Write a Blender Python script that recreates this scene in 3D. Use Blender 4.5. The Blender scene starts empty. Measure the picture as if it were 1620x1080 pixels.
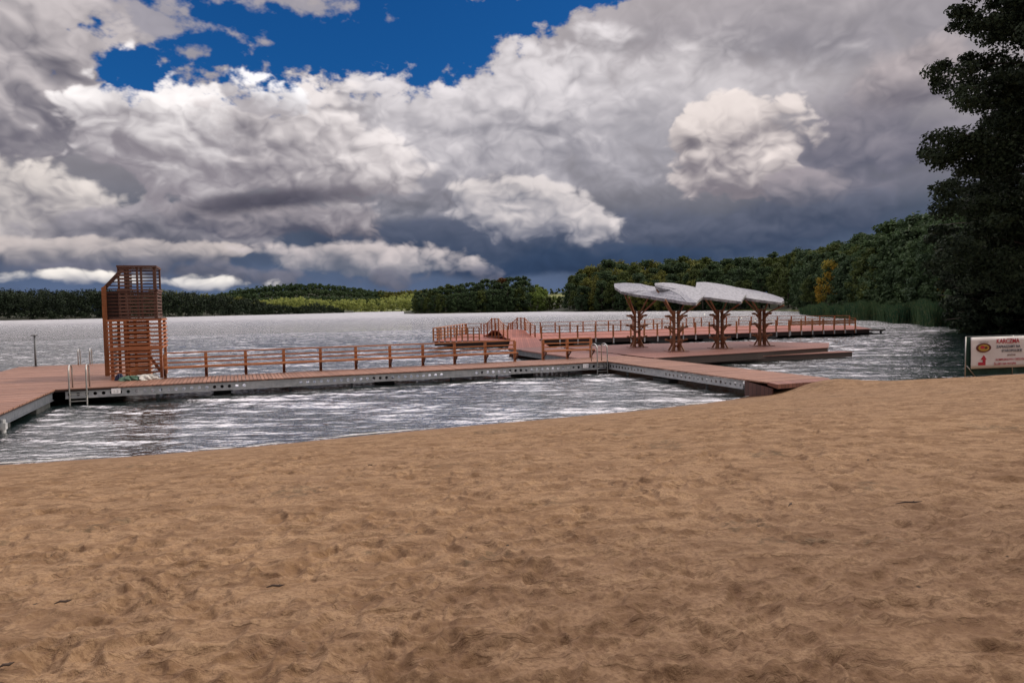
import bpy, math, random
import numpy as np
from mathutils import Vector, Matrix
random.seed(7); RNG = np.random.default_rng(7)
S = bpy.context.scene; C = S.collection
# ---------------------------------------------------------------- camera
F, H = 1100.0, 3.3
ROLL, PITCH = math.radians(1.0), math.atan(54/1100)
fwd = np.array([0, math.cos(PITCH), -math.sin(PITCH)]); up0 = np.array([0, math.sin(PITCH), math.cos(PITCH)])
r0 = np.array([1., 0, 0])
rgt = r0*math.cos(ROLL) - up0*math.sin(ROLL); upv = r0*math.sin(ROLL) + up0*math.cos(ROLL)
def ray(x, y): return fwd + rgt*(x-810)/F - upv*(y-540)/F
def at(x, y, z=0.6):
    d = ray(x, y); t = (z-H)/d[2]; return (d[0]*t, d[1]*t)
def atY(x, y, Y):
    d = ray(x, y); t = Y/d[1]; return (d[0]*t, Y, H+d[2]*t)
def azel(x, y):
    d = ray(x, y); d = d/np.linalg.norm(d)
    return math.degrees(math.atan2(d[0], d[1])), math.degrees(math.asin(d[2]))
cam = bpy.data.objects.new('camera', bpy.data.cameras.new('camera')); C.objects.link(cam)
cam.data.sensor_width = 36; cam.data.lens = 36*F/1620; cam.data.clip_start = .1; cam.data.clip_end = 12000
m = Matrix.Identity(4)
for i in range(3):
    m[i][0] = rgt[i]; m[i][1] = upv[i]; m[i][2] = -fwd[i]
m[2][3] = H; cam.matrix_world = m
S.camera = cam
# ---------------------------------------------------------------- node helpers
class X:
    def __init__(s, nt, k): s.nt = nt; s.k = k
    def _m(s, op, *o):
        n = s.nt.nodes.new('ShaderNodeMath'); n.operation = op
        for i, v in enumerate((s,)+o):
            if isinstance(v, X): s.nt.links.new(v.k, n.inputs[i])
            else: n.inputs[i].default_value = v
        return X(s.nt, n.outputs[0])
    def __add__(s, o): return s._m('ADD', o)
    __radd__ = __add__
    def __sub__(s, o): return s._m('SUBTRACT', o)
    def __rsub__(s, o): return (s*-1)+o
    def __mul__(s, o): return s._m('MULTIPLY', o)
    __rmul__ = __mul__
    def __truediv__(s, o): return s._m('DIVIDE', o)
    def f(s, op, *o): return s._m(op, *o)
    def ss(s, a, b, lo=0., hi=1.):
        n = s.nt.nodes.new('ShaderNodeMapRange'); n.interpolation_type = 'SMOOTHSTEP'
        s.nt.links.new(s.k, n.inputs[0])
        for i, v in enumerate((a, b, lo, hi)): n.inputs[i+1].default_value = v
        return X(s.nt, n.outputs[0])
def mix(nt, fac, a, b, mode='MIX'):
    n = nt.nodes.new('ShaderNodeMix'); n.data_type = 'RGBA'; n.blend_type = mode
    for i, v in ((0, fac), (6, a), (7, b)):
        if isinstance(v, X): nt.links.new(v.k, n.inputs[i])
        elif i == 0: n.inputs[0].default_value = v
        else: n.inputs[i].default_value = (*v, 1)
    return X(nt, n.outputs[2])
def noise(nt, vec, scale, detail=4, rough=.5, col=False, dist=0., typ=None):
    n = nt.nodes.new('ShaderNodeTexNoise')
    if typ: n.noise_type = typ
    n.inputs['Scale'].default_value = scale; n.inputs['Detail'].default_value = detail
    n.inputs['Roughness'].default_value = rough; n.inputs['Distortion'].default_value = dist
    if vec is not None: nt.links.new(vec.k, n.inputs['Vector'])
    return X(nt, n.outputs[1 if col else 0])
def mapping(nt, vec, loc=(0,0,0), sc=(1,1,1), rot=(0,0,0)):
    n = nt.nodes.new('ShaderNodeMapping'); nt.links.new(vec.k, n.inputs[0])
    n.inputs[1].default_value = loc; n.inputs[2].default_value = rot; n.inputs[3].default_value = sc
    return X(nt, n.outputs[0])
def objco(nt, kind='Object'):
    n = nt.nodes.new('ShaderNodeTexCoord'); return X(nt, n.outputs[kind])
def geopos(nt):
    n = nt.nodes.new('ShaderNodeNewGeometry'); return X(nt, n.outputs['Position'])
def xyz(nt, v):
    n = nt.nodes.new('ShaderNodeSeparateXYZ'); nt.links.new(v.k, n.inputs[0]); return [X(nt, o) for o in n.outputs]
def comb(nt, a, b, c):
    n = nt.nodes.new('ShaderNodeCombineXYZ')
    for i, v in enumerate((a, b, c)):
        if isinstance(v, X): nt.links.new(v.k, n.inputs[i])
        else: n.inputs[i].default_value = v
    return X(nt, n.outputs[0])
def bump(nt, h, strength=1, dist=.01, prev=None):
    n = nt.nodes.new('ShaderNodeBump'); n.inputs['Strength'].default_value = strength
    n.inputs['Distance'].default_value = dist; nt.links.new(h.k, n.inputs['Height'])
    if prev: nt.links.new(prev.k, n.inputs['Normal'])
    return X(nt, n.outputs[0])
def newmat(name, col=(.5,.5,.5), rough=.7, metal=0.):
    ma = bpy.data.materials.new(name); ma.use_nodes = True; nt = ma.node_tree
    b = nt.nodes['Principled BSDF']; b.inputs['Base Color'].default_value = (*col, 1)
    b.inputs['Roughness'].default_value = rough; b.inputs['Metallic'].default_value = metal
    ma.diffuse_color = (*col, 1)
    return ma, nt, b
def setc(nt, b, c, inp='Base Color'): nt.links.new(c.k, b.inputs[inp])
def rnd(nt):
    n = nt.nodes.new('ShaderNodeObjectInfo'); return X(nt, n.outputs['Random'])
# ---------------------------------------------------------------- materials
M = {}
def simple(name, c1, c2, scale=6, rough=.7, metal=0, bmp=.3, sc=(1,1,1), det=5):
    ma, nt, b = newmat(name, c1, rough, metal); v = mapping(nt, objco(nt), sc=sc)
    n = noise(nt, v, scale, det, .6); setc(nt, b, mix(nt, n.ss(.3, .7), c1, c2))
    if bmp: nt.links.new(bump(nt, n, bmp, .01).k, b.inputs['Normal'])
    M[name] = ma; return ma
def wood(name, c1, c2, plank=None, axis=0, rough=.65):
    ma, nt, b = newmat(name, c1, rough); co = objco(nt); x, y, z = xyz(nt, co)
    st = (1.2, 14, 14) if axis == 0 else (14, 1.2, 14)
    g = noise(nt, mapping(nt, co, sc=st), 2.2, 5, .6)
    c = mix(nt, g.ss(.3, .72), c1, c2)
    big = noise(nt, co, .55, 3, .6)
    c = mix(nt, big.ss(.35, .7, 0, .45), c, tuple(v*.6 for v in c1))
    if plank:
        a = (x if axis == 1 else y)/plank
        cell = a.f('FLOOR'); fr = a.f('FRACT')
        wn = nt.nodes.new('ShaderNodeTexWhiteNoise'); wn.noise_dimensions = '1D'; nt.links.new(cell.k, wn.inputs['W'])
        c = mix(nt, X(nt, wn.outputs[0])*.55, c, tuple(v*.55 for v in c1))
        gap = (fr-.5).f('ABSOLUTE').ss(.44, .48)
        c = mix(nt, gap, c, tuple(v*.12 for v in c1))
        nt.links.new(bump(nt, 1-gap, .6, .01).k, b.inputs['Normal'])
    setc(nt, b, c); M[name] = ma; return ma
wood('deck', (.30,.15,.10), (.42,.23,.16), .1451, 1)
wood('deck_w', (.30,.15,.10), (.42,.23,.16), .145, 0)
wood('deck_far', (.34,.10,.065), (.42,.15,.10), .16, 1)
wood('deck_far2', (.24,.10,.075), (.31,.145,.11), .16, 1)
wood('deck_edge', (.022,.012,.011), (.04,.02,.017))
wood('rail', (.35,.125,.046), (.50,.205,.08))
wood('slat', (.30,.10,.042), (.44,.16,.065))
wood('dark_slat', (.085,.038,.027), (.135,.06,.04))  # dark tone carries the shade on the tower's upper part
wood('trunk_wood', (.22,.095,.045), (.34,.15,.068))
wood('board', (.10,.045,.04), (.15,.07,.055), .2, 0)
simple('steel', (.36,.38,.40), (.52,.53,.54), 5, .5, .3)
simple('steel_mid', (.10,.115,.14), (.17,.185,.21), 5, .5, .3)
simple('steel_dark', (.10,.11,.12), (.17,.18,.19), 5, .6, .3)
simple('stainless', (.38,.38,.37), (.5,.5,.48), 5, .42, .85, 0)
simple('float', (.018,.02,.022), (.045,.05,.05), 4, .7)
simple('shingle', (.18,.19,.215), (.38,.39,.43), 7, .6, 0, .6, (1,1,1), 6)
simple('shingle_edge', (.10,.11,.13), (.42,.42,.44), 3.5, .6, 0, .6)
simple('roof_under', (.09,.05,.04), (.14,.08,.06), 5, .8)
simple('bark', (.045,.035,.028), (.10,.085,.07), 3, .9, 0, .8, (1,1,.2))
simple('pale_bark', (.22,.20,.17), (.34,.31,.27), 3, .9, 0, .8, (1,1,.2))
simple('banner', (.78,.76,.78), (.84,.83,.85), 1.5, .55, 0, .1)
simple('screen', (.012,.045,.035), (.02,.065,.05), 8, .8)
simple('red_ink', (.45,.02,.05), (.5,.03,.06), 5, .6, 0, 0)
simple('dark_ink', (.05,.06,.10), (.07,.08,.12), 5, .6, 0, 0)
simple('maroon_ink', (.10,.02,.015), (.16,.03,.02), 15, .6, 0, 0)
simple('gold_ink', (.40,.26,.04), (.55,.38,.07), 25, .6, 0, 0)
simple('grey_ink', (.38,.37,.38), (.5,.5,.5), 25, .6, 0, 0)
simple('tarp_pale', (.55,.56,.52), (.75,.75,.72), 4, .6)
simple('tarp_green', (.06,.14,.10), (.12,.22,.16), 6, .6)
simple('stick', (.05,.035,.025), (.09,.06,.045), 8, .9)
simple('dryleaf', (.10,.06,.03), (.18,.10,.045), 8, .9)
simple('blue_cloth', (.03,.04,.09), (.05,.06,.12), 6, .8)
simple('skin', (.42,.26,.19), (.48,.31,.23), 6, .6, 0, .05)
def leafmat(name, c1, c2, c3, transl=.25):
    ma, nt, b = newmat(name, c1, .75); co = geopos(nt)
    n = noise(nt, co, .22, 3, .6); n2 = noise(nt, co, 2.2, 2, .6); r = rnd(nt)
    c = mix(nt, n.ss(.38, .62), c1, c2)
    c = mix(nt, n2.ss(.45, .75, 0, .8), c, c3)
    c = mix(nt, r, c, mix(nt, 1., c, (1.12,1.10,.95), 'MULTIPLY'))
    setc(nt, b, c); b.inputs['Specular IOR Level'].default_value = .15
    t = nt.nodes.new('ShaderNodeBsdfTranslucent'); nt.links.new(c.k, t.inputs[0])
    ms = nt.nodes.new('ShaderNodeMixShader'); ms.inputs[0].default_value = transl
    nt.links.new(b.outputs[0], ms.inputs[1]); nt.links.new(t.outputs[0], ms.inputs[2])
    nt.links.new(ms.outputs[0], nt.nodes['Material Output'].inputs[0]); M[name] = ma
leafmat('leaf_dark', (.038,.066,.036), (.058,.098,.048), (.092,.135,.058), .22)
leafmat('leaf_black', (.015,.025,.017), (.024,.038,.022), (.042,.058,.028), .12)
leafmat('leaf_mid', (.055,.080,.028), (.080,.11,.036), (.125,.145,.045))
leafmat('leaf_olive', (.11,.12,.034), (.15,.165,.042), (.21,.205,.05))
leafmat('leaf_fresh', (.12,.18,.05), (.17,.24,.065), (.25,.31,.09), .35)
leafmat('leaf_gold', (.30,.20,.035), (.19,.19,.04), (.55,.33,.06), .4)
leafmat('leaf_rust', (.12,.06,.022), (.10,.075,.025), (.22,.085,.03))
leafmat('leaf_field', (.20,.26,.085), (.32,.36,.115), (.46,.45,.15), .45)
leafmat('reed', (.035,.085,.045), (.065,.12,.055), (.16,.17,.08), .35)
ma, nt, b = newmat('grassland', (.10,.13,.04), .95); co = geopos(nt)
setc(nt, b, mix(nt, noise(nt, co, .05, 6, .65).ss(.35, .65), (.07,.10,.03), (.19,.20,.06))); M['grassland'] = ma
ma, nt, b = newmat('forest_floor', (.03,.035,.02), .95); co = geopos(nt)
setc(nt, b, mix(nt, noise(nt, co, .1, 6, .65).ss(.35, .65), (.018,.026,.014), (.05,.055,.028))); M['forest_floor'] = ma
# sand
ma, nt, b = newmat('sand', (.36,.22,.13), .95); co = geopos(nt); x, y, z = xyz(nt, co)
nb = noise(nt, co, .16, 5, .6); nm = noise(nt, mapping(nt, co, sc=(1,1.25,1), rot=(0,0,.5)), 2.6, 7, .68, dist=.5); nf = noise(nt, co, 38, 4, .6); ng = noise(nt, co, 220, 2, .6)
c = mix(nt, nm.ss(.40, .60), (.185,.108,.054), (.315,.202,.112))
c = mix(nt, nb.ss(.38, .68, 0, .4), c, (.26,.17,.105))
pa = noise(nt, mapping(nt, co, sc=(.8,2.0,1), rot=(0,0,-.35)), 2.4, 5, .6, dist=.8)
c = mix(nt, pa.ss(.53, .59, 0, .5), c, (.36,.24,.138))
pb = noise(nt, mapping(nt, co, sc=(.8,1.7,1), loc=(7,3,0), rot=(0,0,-.45)), 3.3, 6, .65, dist=.9)
c = mix(nt, pb.ss(.55, .62, 0, .5), c, (.16,.092,.05))
pc = noise(nt, co, 13, 4, .65)
c = mix(nt, pc.ss(.58, .66, 0, .55), c, (.17,.10,.056)); c = mix(nt, pc.ss(.42, .34, 0, .45), c, (.345,.23,.132))
c = mix(nt, nf.ss(.42, .68, 0, .6), c, (.15,.085,.05))
deb = noise(nt, mapping(nt, co, sc=(1,1,1), loc=(5,2,0)), 9, 3, .7) * noise(nt, co, .7, 2, .5).ss(.45, .7)
c = mix(nt, deb.ss(.44, .60, 0, .55), c, (.085,.065,.04))
c = mix(nt, ng.ss(.68, .78, 0, .7), c, (.12,.075,.05))
sp = nt.nodes.new('ShaderNodeTexVoronoi'); sp.inputs['Scale'].default_value = 3.3; nt.links.new(co.k, sp.inputs['Vector'])
c = mix(nt, X(nt, sp.outputs['Distance']).ss(.055, .035), c, (.055,.04,.028))
damp = (z + (nm-.5)*.12).ss(.30, .03)
c = mix(nt, damp*.8, c, (.19,.105,.05))
setc(nt, b, c); b.inputs['Specular IOR Level'].default_value = .2
nt.links.new((.95 - damp*.35).k, b.inputs['Roughness'])
h = nf*.75 + ng*.15 + noise(nt, co, 9, 6, .68)*1.9 + pa.ss(.5, .6)*.7 - pb.ss(.54, .63)*.8 - pc*.8
nt.links.new(bump(nt, h, .8, .013).k, b.inputs['Normal']); M['sand'] = ma
# water
ma, nt, b = newmat('water', (.010,.020,.022), .06); co = geopos(nt); x, y, z = xyz(nt, co)
b.inputs['IOR'].default_value = 6.5
rough = y.ss(50, 420, .05, .40); nt.links.new(rough.k, b.inputs['Roughness'])
cr = mapping(nt, co, sc=(.40,1.05,1), rot=(0,0,math.radians(-6)))
w1 = noise(nt, cr, 1.15, 5, .55, dist=.6); w2 = noise(nt, mapping(nt, co, sc=(.5,1,1), loc=(3,1,0), rot=(0,0,.25)), 3.6, 4, .55); w3 = noise(nt, mapping(nt, co, sc=(.35,1,1)), .33, 2, .5)
far = y.ss(55, 150)
h = w1*(.07+far*1.5) + w2*(.13+far*.10) + w3*far*.7
nt.links.new(bump(nt, h, 1, .62).k, b.inputs['Normal'])
c = mix(nt, noise(nt, co, .3, 3).ss(.4, .65), (.007,.017,.018), (.014,.028,.026)); setc(nt, b, c); M['water'] = ma
# ---------------------------------------------------------------- mesh helpers
def newobj(name, me, mat=None, parent=None, smooth=False):
    o = bpy.data.objects.new(name, me); C.objects.link(o)
    if mat: me.materials.append(M[mat])
    if parent: o.parent = parent
    if smooth: me.polygons.foreach_set('use_smooth', [True]*len(me.polygons))
    return o
def tag(o, label=None, cat=None, group=None, kind=None):
    if label: o['label'] = label
    if cat: o['category'] = cat
    if group: o['group'] = group
    if kind: o['kind'] = kind
    return o
def thing(name, label, cat, loc=(0,0,0), rotz=0, group=None):
    o = bpy.data.objects.new(name, None); C.objects.link(o); o.empty_display_size = .3
    o.location = loc; o.rotation_euler = (0,0,rotz); return tag(o, label, cat, group)
class MB:
    def __init__(s): s.v = []; s.f = []
    def add(s, vs, fs):
        n = len(s.v); s.v += [tuple(p) for p in vs]; s.f += [tuple(i+n for i in q) for q in fs]; return s
    def box(s, x0, x1, y0, y1, z0, z1):
        return s.add([(x,y,z) for z in (z0,z1) for y in (y0,y1) for x in (x0,x1)],
                     [(0,2,3,1),(4,5,7,6),(0,1,5,4),(2,6,7,3),(0,4,6,2),(1,3,7,5)])
    def beam(s, p, q, w, h, up=(0,0,1)):
        p = Vector(p); q = Vector(q); d = (q-p).normalized(); up = Vector(up)
        if abs(d.dot(up)) > .97: up = Vector((0,1,0))
        r = d.cross(up).normalized(); u = r.cross(d)
        vs = [e + r*a*w/2 + u*c_*h/2 for e in (p, q) for a, c_ in ((-1,-1),(1,-1),(1,1),(-1,1))]
        return s.add(vs, [(0,1,2,3),(7,6,5,4),(0,4,5,1),(1,5,6,2),(2,6,7,3),(3,7,4,0)])
    def tube(s, pts, rad, n=8):
        pts = [Vector(p) for p in pts]; rad = rad if isinstance(rad, (list, tuple)) else [rad]*len(pts)
        vs = []; fs = []; pr = None
        for i, p in enumerate(pts):
            d = (pts[min(i+1, len(pts)-1)] - pts[max(i-1, 0)]).normalized()
            if pr is None: pr = d.cross(Vector((0,0,1)) if abs(d.z) < .9 else Vector((0,1,0))).normalized()
            r = (pr - d*pr.dot(d)).normalized(); pr = r; u = d.cross(r)
            vs += [p + (r*math.cos(a)+u*math.sin(a))*rad[i] for a in [2*math.pi*k/n for k in range(n)]]
        for i in range(len(pts)-1):
            for k in range(n): fs.append((i*n+k, i*n+(k+1)%n, (i+1)*n+(k+1)%n, (i+1)*n+k))
        fs.append(tuple(range(n))[::-1]); fs.append(tuple((len(pts)-1)*n+k for k in range(n)))
        return s.add(vs, fs)
    def prism(s, poly, z0, z1):
        n = len(poly); z1 = z1 if isinstance(z1, (list,tuple)) else [z1]*n; z0 = z0 if isinstance(z0, (list,tuple)) else [z0]*n
        return s.add([(p[0],p[1],z) for p, z in zip(poly, z0)]+[(p[0],p[1],z) for p, z in zip(poly, z1)],
              [tuple(range(n))[::-1], tuple(range(n, 2*n))]+[(i,(i+1)%n,n+(i+1)%n,n+i) for i in range(n)])
    def build(s, name, mat, parent=None, smooth=False, bev=0):
        me = bpy.data.meshes.new(name); me.from_pydata(s.v, [], s.f); me.update()
        o = newobj(name, me, mat, parent, smooth)
        if bev:
            b = o.modifiers.new('bevel', 'BEVEL'); b.width = bev; b.segments = 1; b.limit_method = 'ANGLE'
        return o
def npmesh(name, V, Q):
    me = bpy.data.meshes.new(name); V = np.asarray(V, np.float32); Q = np.asarray(Q, np.int32); k = Q.shape[1]
    me.vertices.add(len(V)); me.vertices.foreach_set('co', V.ravel())
    me.loops.add(Q.size); me.loops.foreach_set('vertex_index', Q.ravel())
    me.polygons.add(len(Q)); me.polygons.foreach_set('loop_start', np.arange(0, Q.size, k, dtype=np.int32))
    me.polygons.foreach_set('loop_total', np.full(len(Q), k, np.int32)); me.update(calc_edges=True); me.validate(); return me
def copy_tree(o, parent=None):
    c = o.copy(); C.objects.link(c); c.parent = parent
    for ch in list(o.children): copy_tree(ch, c)
    return c
# ---------------------------------------------------------------- the pier frame
K = (4.6, 33.7); TH = math.atan2(.371, .928); e1 = (math.cos(TH), math.sin(TH)); e2 = (-e1[1], e1[0])
def W(u, w, z=0): return (K[0]+u*e1[0]+w*e2[0], K[1]+u*e1[1]+w*e2[1], z)
def L(x, y): dx, dy = x-K[0], y-K[1]; return (dx*e1[0]+dy*e1[1], dx*e2[0]+dy*e2[1])
def Lp(px, py, z=.6): return L(*at(px, py, z))
# ---------------------------------------------------------------- ground: one sheet
shore = [(-60,-30),(-30,2),(-19,10),(-14.5,14),(-11.44,15.33),(-8.99,15.99),(-6.41,16.94),(-3.58,18.37),(-.22,19.85),(3.71,21.6),(6.76,23.2),(8.3,24.4),(9.4,25.9),
         (10.8,26.9),(12.8,27.6),(15.5,28.0),(19,29.0),(24,31.5),(31,36),(42,44),(60,58),(90,80)]
def sdist(P):
    P = np.asarray(P, float); best = np.full(len(P), 1e9); sg = np.ones(len(P))
    for a, b_ in zip(shore[:-1], shore[1:]):
        a = np.array(a); b_ = np.array(b_); d = b_-a; t = np.clip(((P-a)@d)/(d@d), 0, 1); q = P-(a+t[:,None]*d); r = np.hypot(q[:,0], q[:,1])
        k = r < best-1e-9; best[k] = r[k]; cr = d[0]*(P[:,1]-a[1])-d[1]*(P[:,0]-a[0]); sg[k] = np.where(cr[k] > 0, -1, 1)
    return best*sg          # + on land
def hsh(i, j, s): 
    n = (i*374761393 + j*668265263 + s*1442695041) & 0x7fffffff; n = ((n ^ (n >> 13))*1274126177) & 0x7fffffff
    return ((n ^ (n >> 16)) & 0xffff)/65535.
def vn(x, y, s=0):
    i = np.floor(x).astype(np.int64); j = np.floor(y).astype(np.int64); a = x-i; b_ = y-j; a = a*a*(3-2*a); b_ = b_*b_*(3-2*b_)
    return (hsh(i,j,s)*(1-a)+hsh(i+1,j,s)*a)*(1-b_)+(hsh(i,j+1,s)*(1-a)+hsh(i+1,j+1,s)*a)*b_
def fb(x, y, s=0, o=4):
    r = 0; a = .5
    for k in range(o): r = r + a*(vn(x*2**k, y*2**k, s+k)-.5); a *= .5
    return r
def ground_h(P):
    P = np.asarray(P, float); d = sdist(P); g0 = np.where(d > 0, 1.72*np.tanh(d/11.0), np.maximum(d*.16, -2.5))
    c_ = np.array(W(1.7, -12.0)[:2]); c2_ = np.array(W(3.6, -12.6)[:2])
    return g0 + .30*np.exp(-((P-c_)**2).sum(1)/1.4) + .0*np.exp(-((P-c2_)**2).sum(1)/3.0)
az = np.concatenate([np.linspace(-180,-50,30)[:-1], np.linspace(-50,50,900), np.linspace(50,180,30)[1:-1]])*math.pi/180
rr = np.concatenate([[.01,.5,1.2], np.geomspace(2.0, 36, 640), np.geomspace(36, 5200, 34)[1:]])
A, R = np.meshgrid(az, rr); Xg = (R*np.sin(A)); Yg = R*np.cos(A); sh = Xg.shape
P = np.stack([Xg.ravel(), Yg.ravel()], 1); Z = ground_h(P).reshape(sh)
D = (Z/ .9).clip(0, 1)
near = R < 38
Z += np.where(near, D*(fb(Xg*.5, Yg*.5, 3, 4)*.12 + fb(Xg*3.4+Yg*1.2, Yg*3.9-Xg, 9, 4)*.022), 0)
Z += np.where(near, .003*fb(Xg*22, Yg*22, 21, 2), 0)
# footprints pressed into the dry sand
i0 = np.searchsorted(az, -50*math.pi/180); i1 = np.searchsorted(az, 50*math.pi/180)
nfp = 7800
for k in range(nfp):
    r = 2.2*math.exp(RNG.random()*math.log(30/2.2)) if k < 3200 else math.sqrt(RNG.random())*29; a = (RNG.random()-.5)*math.radians(92); x0 = r*math.sin(a); y0 = r*math.cos(a)
    th = RNG.random()*math.pi; L_, Wd = .15*(.6+RNG.random()*.9), .065*(.7+RNG.random()*.9); dep = (.007+.014*RNG.random()) * (.6 if RNG.random() < .3 else 1)
    j0, j1 = np.searchsorted(rr, [r-.5, r+.5]); ka, kb = np.searchsorted(az, [a-.5/r, a+.5/r]); ka = max(ka, i0); kb = min(kb, i1)
    if j1-j0 < 2 or kb-ka < 2: continue
    xs = Xg[j0:j1, ka:kb]-x0; ys = Yg[j0:j1, ka:kb]-y0; uu = xs*math.cos(th)+ys*math.sin(th); ww = -xs*math.sin(th)+ys*math.cos(th)
    ww = ww*(1+.5*np.tanh(uu/L_*1.5)) + .02*np.sin(uu*20+k)
    q = np.sqrt((uu/L_)**2+(ww/Wd)**2); dz = -dep*np.exp(-q**4*.6) + dep*.55*np.exp(-((q-1.35)/.28)**2)
    Z[j0:j1, ka:kb] += dz*D[j0:j1, ka:kb]
n0, n1 = sh; idx = np.arange(n0*n1).reshape(sh); nx = np.roll(idx, -1, 1)
Q = np.stack([idx[:-1], nx[:-1], nx[1:], idx[1:]], -1).reshape(-1, 4)
g = newobj('beach_sand', npmesh('beach_sand', np.stack([Xg, Yg, Z], -1).reshape(-1,3), Q[:, ::-1]), 'sand', None, True); tag(g, kind='structure')
# the lake
waz = np.concatenate([np.linspace(-180,-44,24)[:-1], np.linspace(-44,44,820), np.linspace(44,180,24)[1:-1]])*math.pi/180
wr = np.concatenate([[.01, 8], np.geomspace(13, 110, 820), np.geomspace(110, 5000, 60)[1:]])
WA, WR = np.meshgrid(waz, wr); WX = WR*np.sin(WA); WY = WR*np.cos(WA)
c1, s1 = math.cos(-.12), math.sin(-.12); ux, uy = WX*c1+WY*s1, -WX*s1+WY*c1; c2, s2 = math.cos(.45), math.sin(.45); tx, ty = WX*c2+WY*s2, -WX*s2+WY*c2
qx = ux+1.2*fb(ux*.5, uy*.5, 70, 2); qy = uy+.9*fb(ux*.4+9, uy*.5, 71, 2)
rid = lambda n_: 1-np.abs(2*n_-1)
WZ = .052*(rid(vn(qx*.34, qy*1.55, 61))-.5) + .020*(vn(tx*.8, ty*3.1, 62)-.5) + .05*(vn(ux*.12, uy*.38, 63)-.5) + .007*(rid(vn(ux*1.6, uy*6.5, 64))-.5)
gust = .65+.7*vn(WX*.07, WY*.07, 65)
WZ *= gust*np.clip((150-WR)/90, 0, 1)*np.interp(WR, [18, 60], [1.4, 2.2])
n0, n1 = WX.shape; idx = np.arange(n0*n1).reshape(n0, n1); nx = np.roll(idx, -1, 1)
Q = np.stack([idx[:-1], nx[:-1], nx[1:], idx[1:]], -1).reshape(-1, 4)
tag(newobj('water', npmesh('water', np.stack([WX, WY, WZ], -1).reshape(-1,3), Q[:, ::-1]), 'water', None, True), kind='structure')
# thin broken foam along the water's edge
simple('foam', (.35,.34,.31), (.55,.54,.5), 12, .6)
sp_ = []; fm = MB()
for a, b_ in zip(shore[4:12], shore[5:13]):
    k = max(1, int(math.dist(a, b_)/.12)); sp_ += [(a[0]+(b_[0]-a[0])*i/k, a[1]+(b_[1]-a[1])*i/k) for i in range(k)]
sa_ = np.array(sp_); tg = np.gradient(sa_, axis=0); tg /= np.linalg.norm(tg, axis=1)[:,None]; nr_ = np.stack([-tg[:,1], tg[:,0]], 1); ii = np.arange(len(sa_))*1.
wdt = np.clip((vn(ii*.11, ii*0, 80)-.52)*.22+(vn(ii*.55, ii*0, 81)-.5)*.08, 0, .08); off = -.10+.12*vn(ii*.07, ii*0, 82)
for i in range(len(sa_)-1):
    if wdt[i] > .012 or wdt[i+1] > .012:
        p, q_ = sa_[i]+nr_[i]*off[i], sa_[i+1]+nr_[i+1]*off[i+1]; p2, q2 = p+nr_[i]*wdt[i], q_+nr_[i+1]*wdt[i+1]
        fm.add([(*p,.035),(*q_,.035),(*q2,.045),(*p2,.045)], [(0,1,2,3)])
tag(fm.build('foam', 'foam'), 'thin broken line of foam where the lake meets the sand', 'foam', kind='stuff')
# ---------------------------------------------------------------- sticks and debris on the sand
def sandz(x, y): return float(ground_h(np.array([[x, y]]))[0])
for (px_, py_, ln, an, lb) in ((100,955,.17,.35,'short dark twig on the sand in the near left foreground'),(436,930,.2,.1,'small dark stick with dry leaf bits lying on sand left of centre'),
                          (1438,797,.42,.1,'dark bark scrap lying on the trampled sand at right'),(10,1056,.12,.6,'small greenish dry leaf clump at the bottom left corner'),(1250,800,.16,.9,'thin twig lying left of the dark bark scrap'),
                          (586,737,.12,.2,'tiny dark pebble on the smooth sand near the water')):
    q = at(px_, py_, 1.2)
    for _ in range(12): q = at(px_, py_, sandz(*q)+.01)
    z0 = sandz(*q)+.02; mb = MB(); c_, s_ = math.cos(an)*ln/2, math.sin(an)*ln/2
    ln *= .55; c_ *= .6; s_ *= .6; mb.tube([(-c_,-s_,0),(-c_*.3,-s_*.4,.012),(c_*.4,s_*.2,.006),(c_,s_,.012)], [.003,.007,.008,.002], 6)
    mb.tube([(c_*.1,s_*.1,.006),(c_*.5-s_*.12,s_*.5+c_*.12,.014)], [.005,.002], 5)
    o = mb.build('twig', 'stick'); o.location = (q[0], q[1], z0); tag(o, lb, 'twig')
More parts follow.
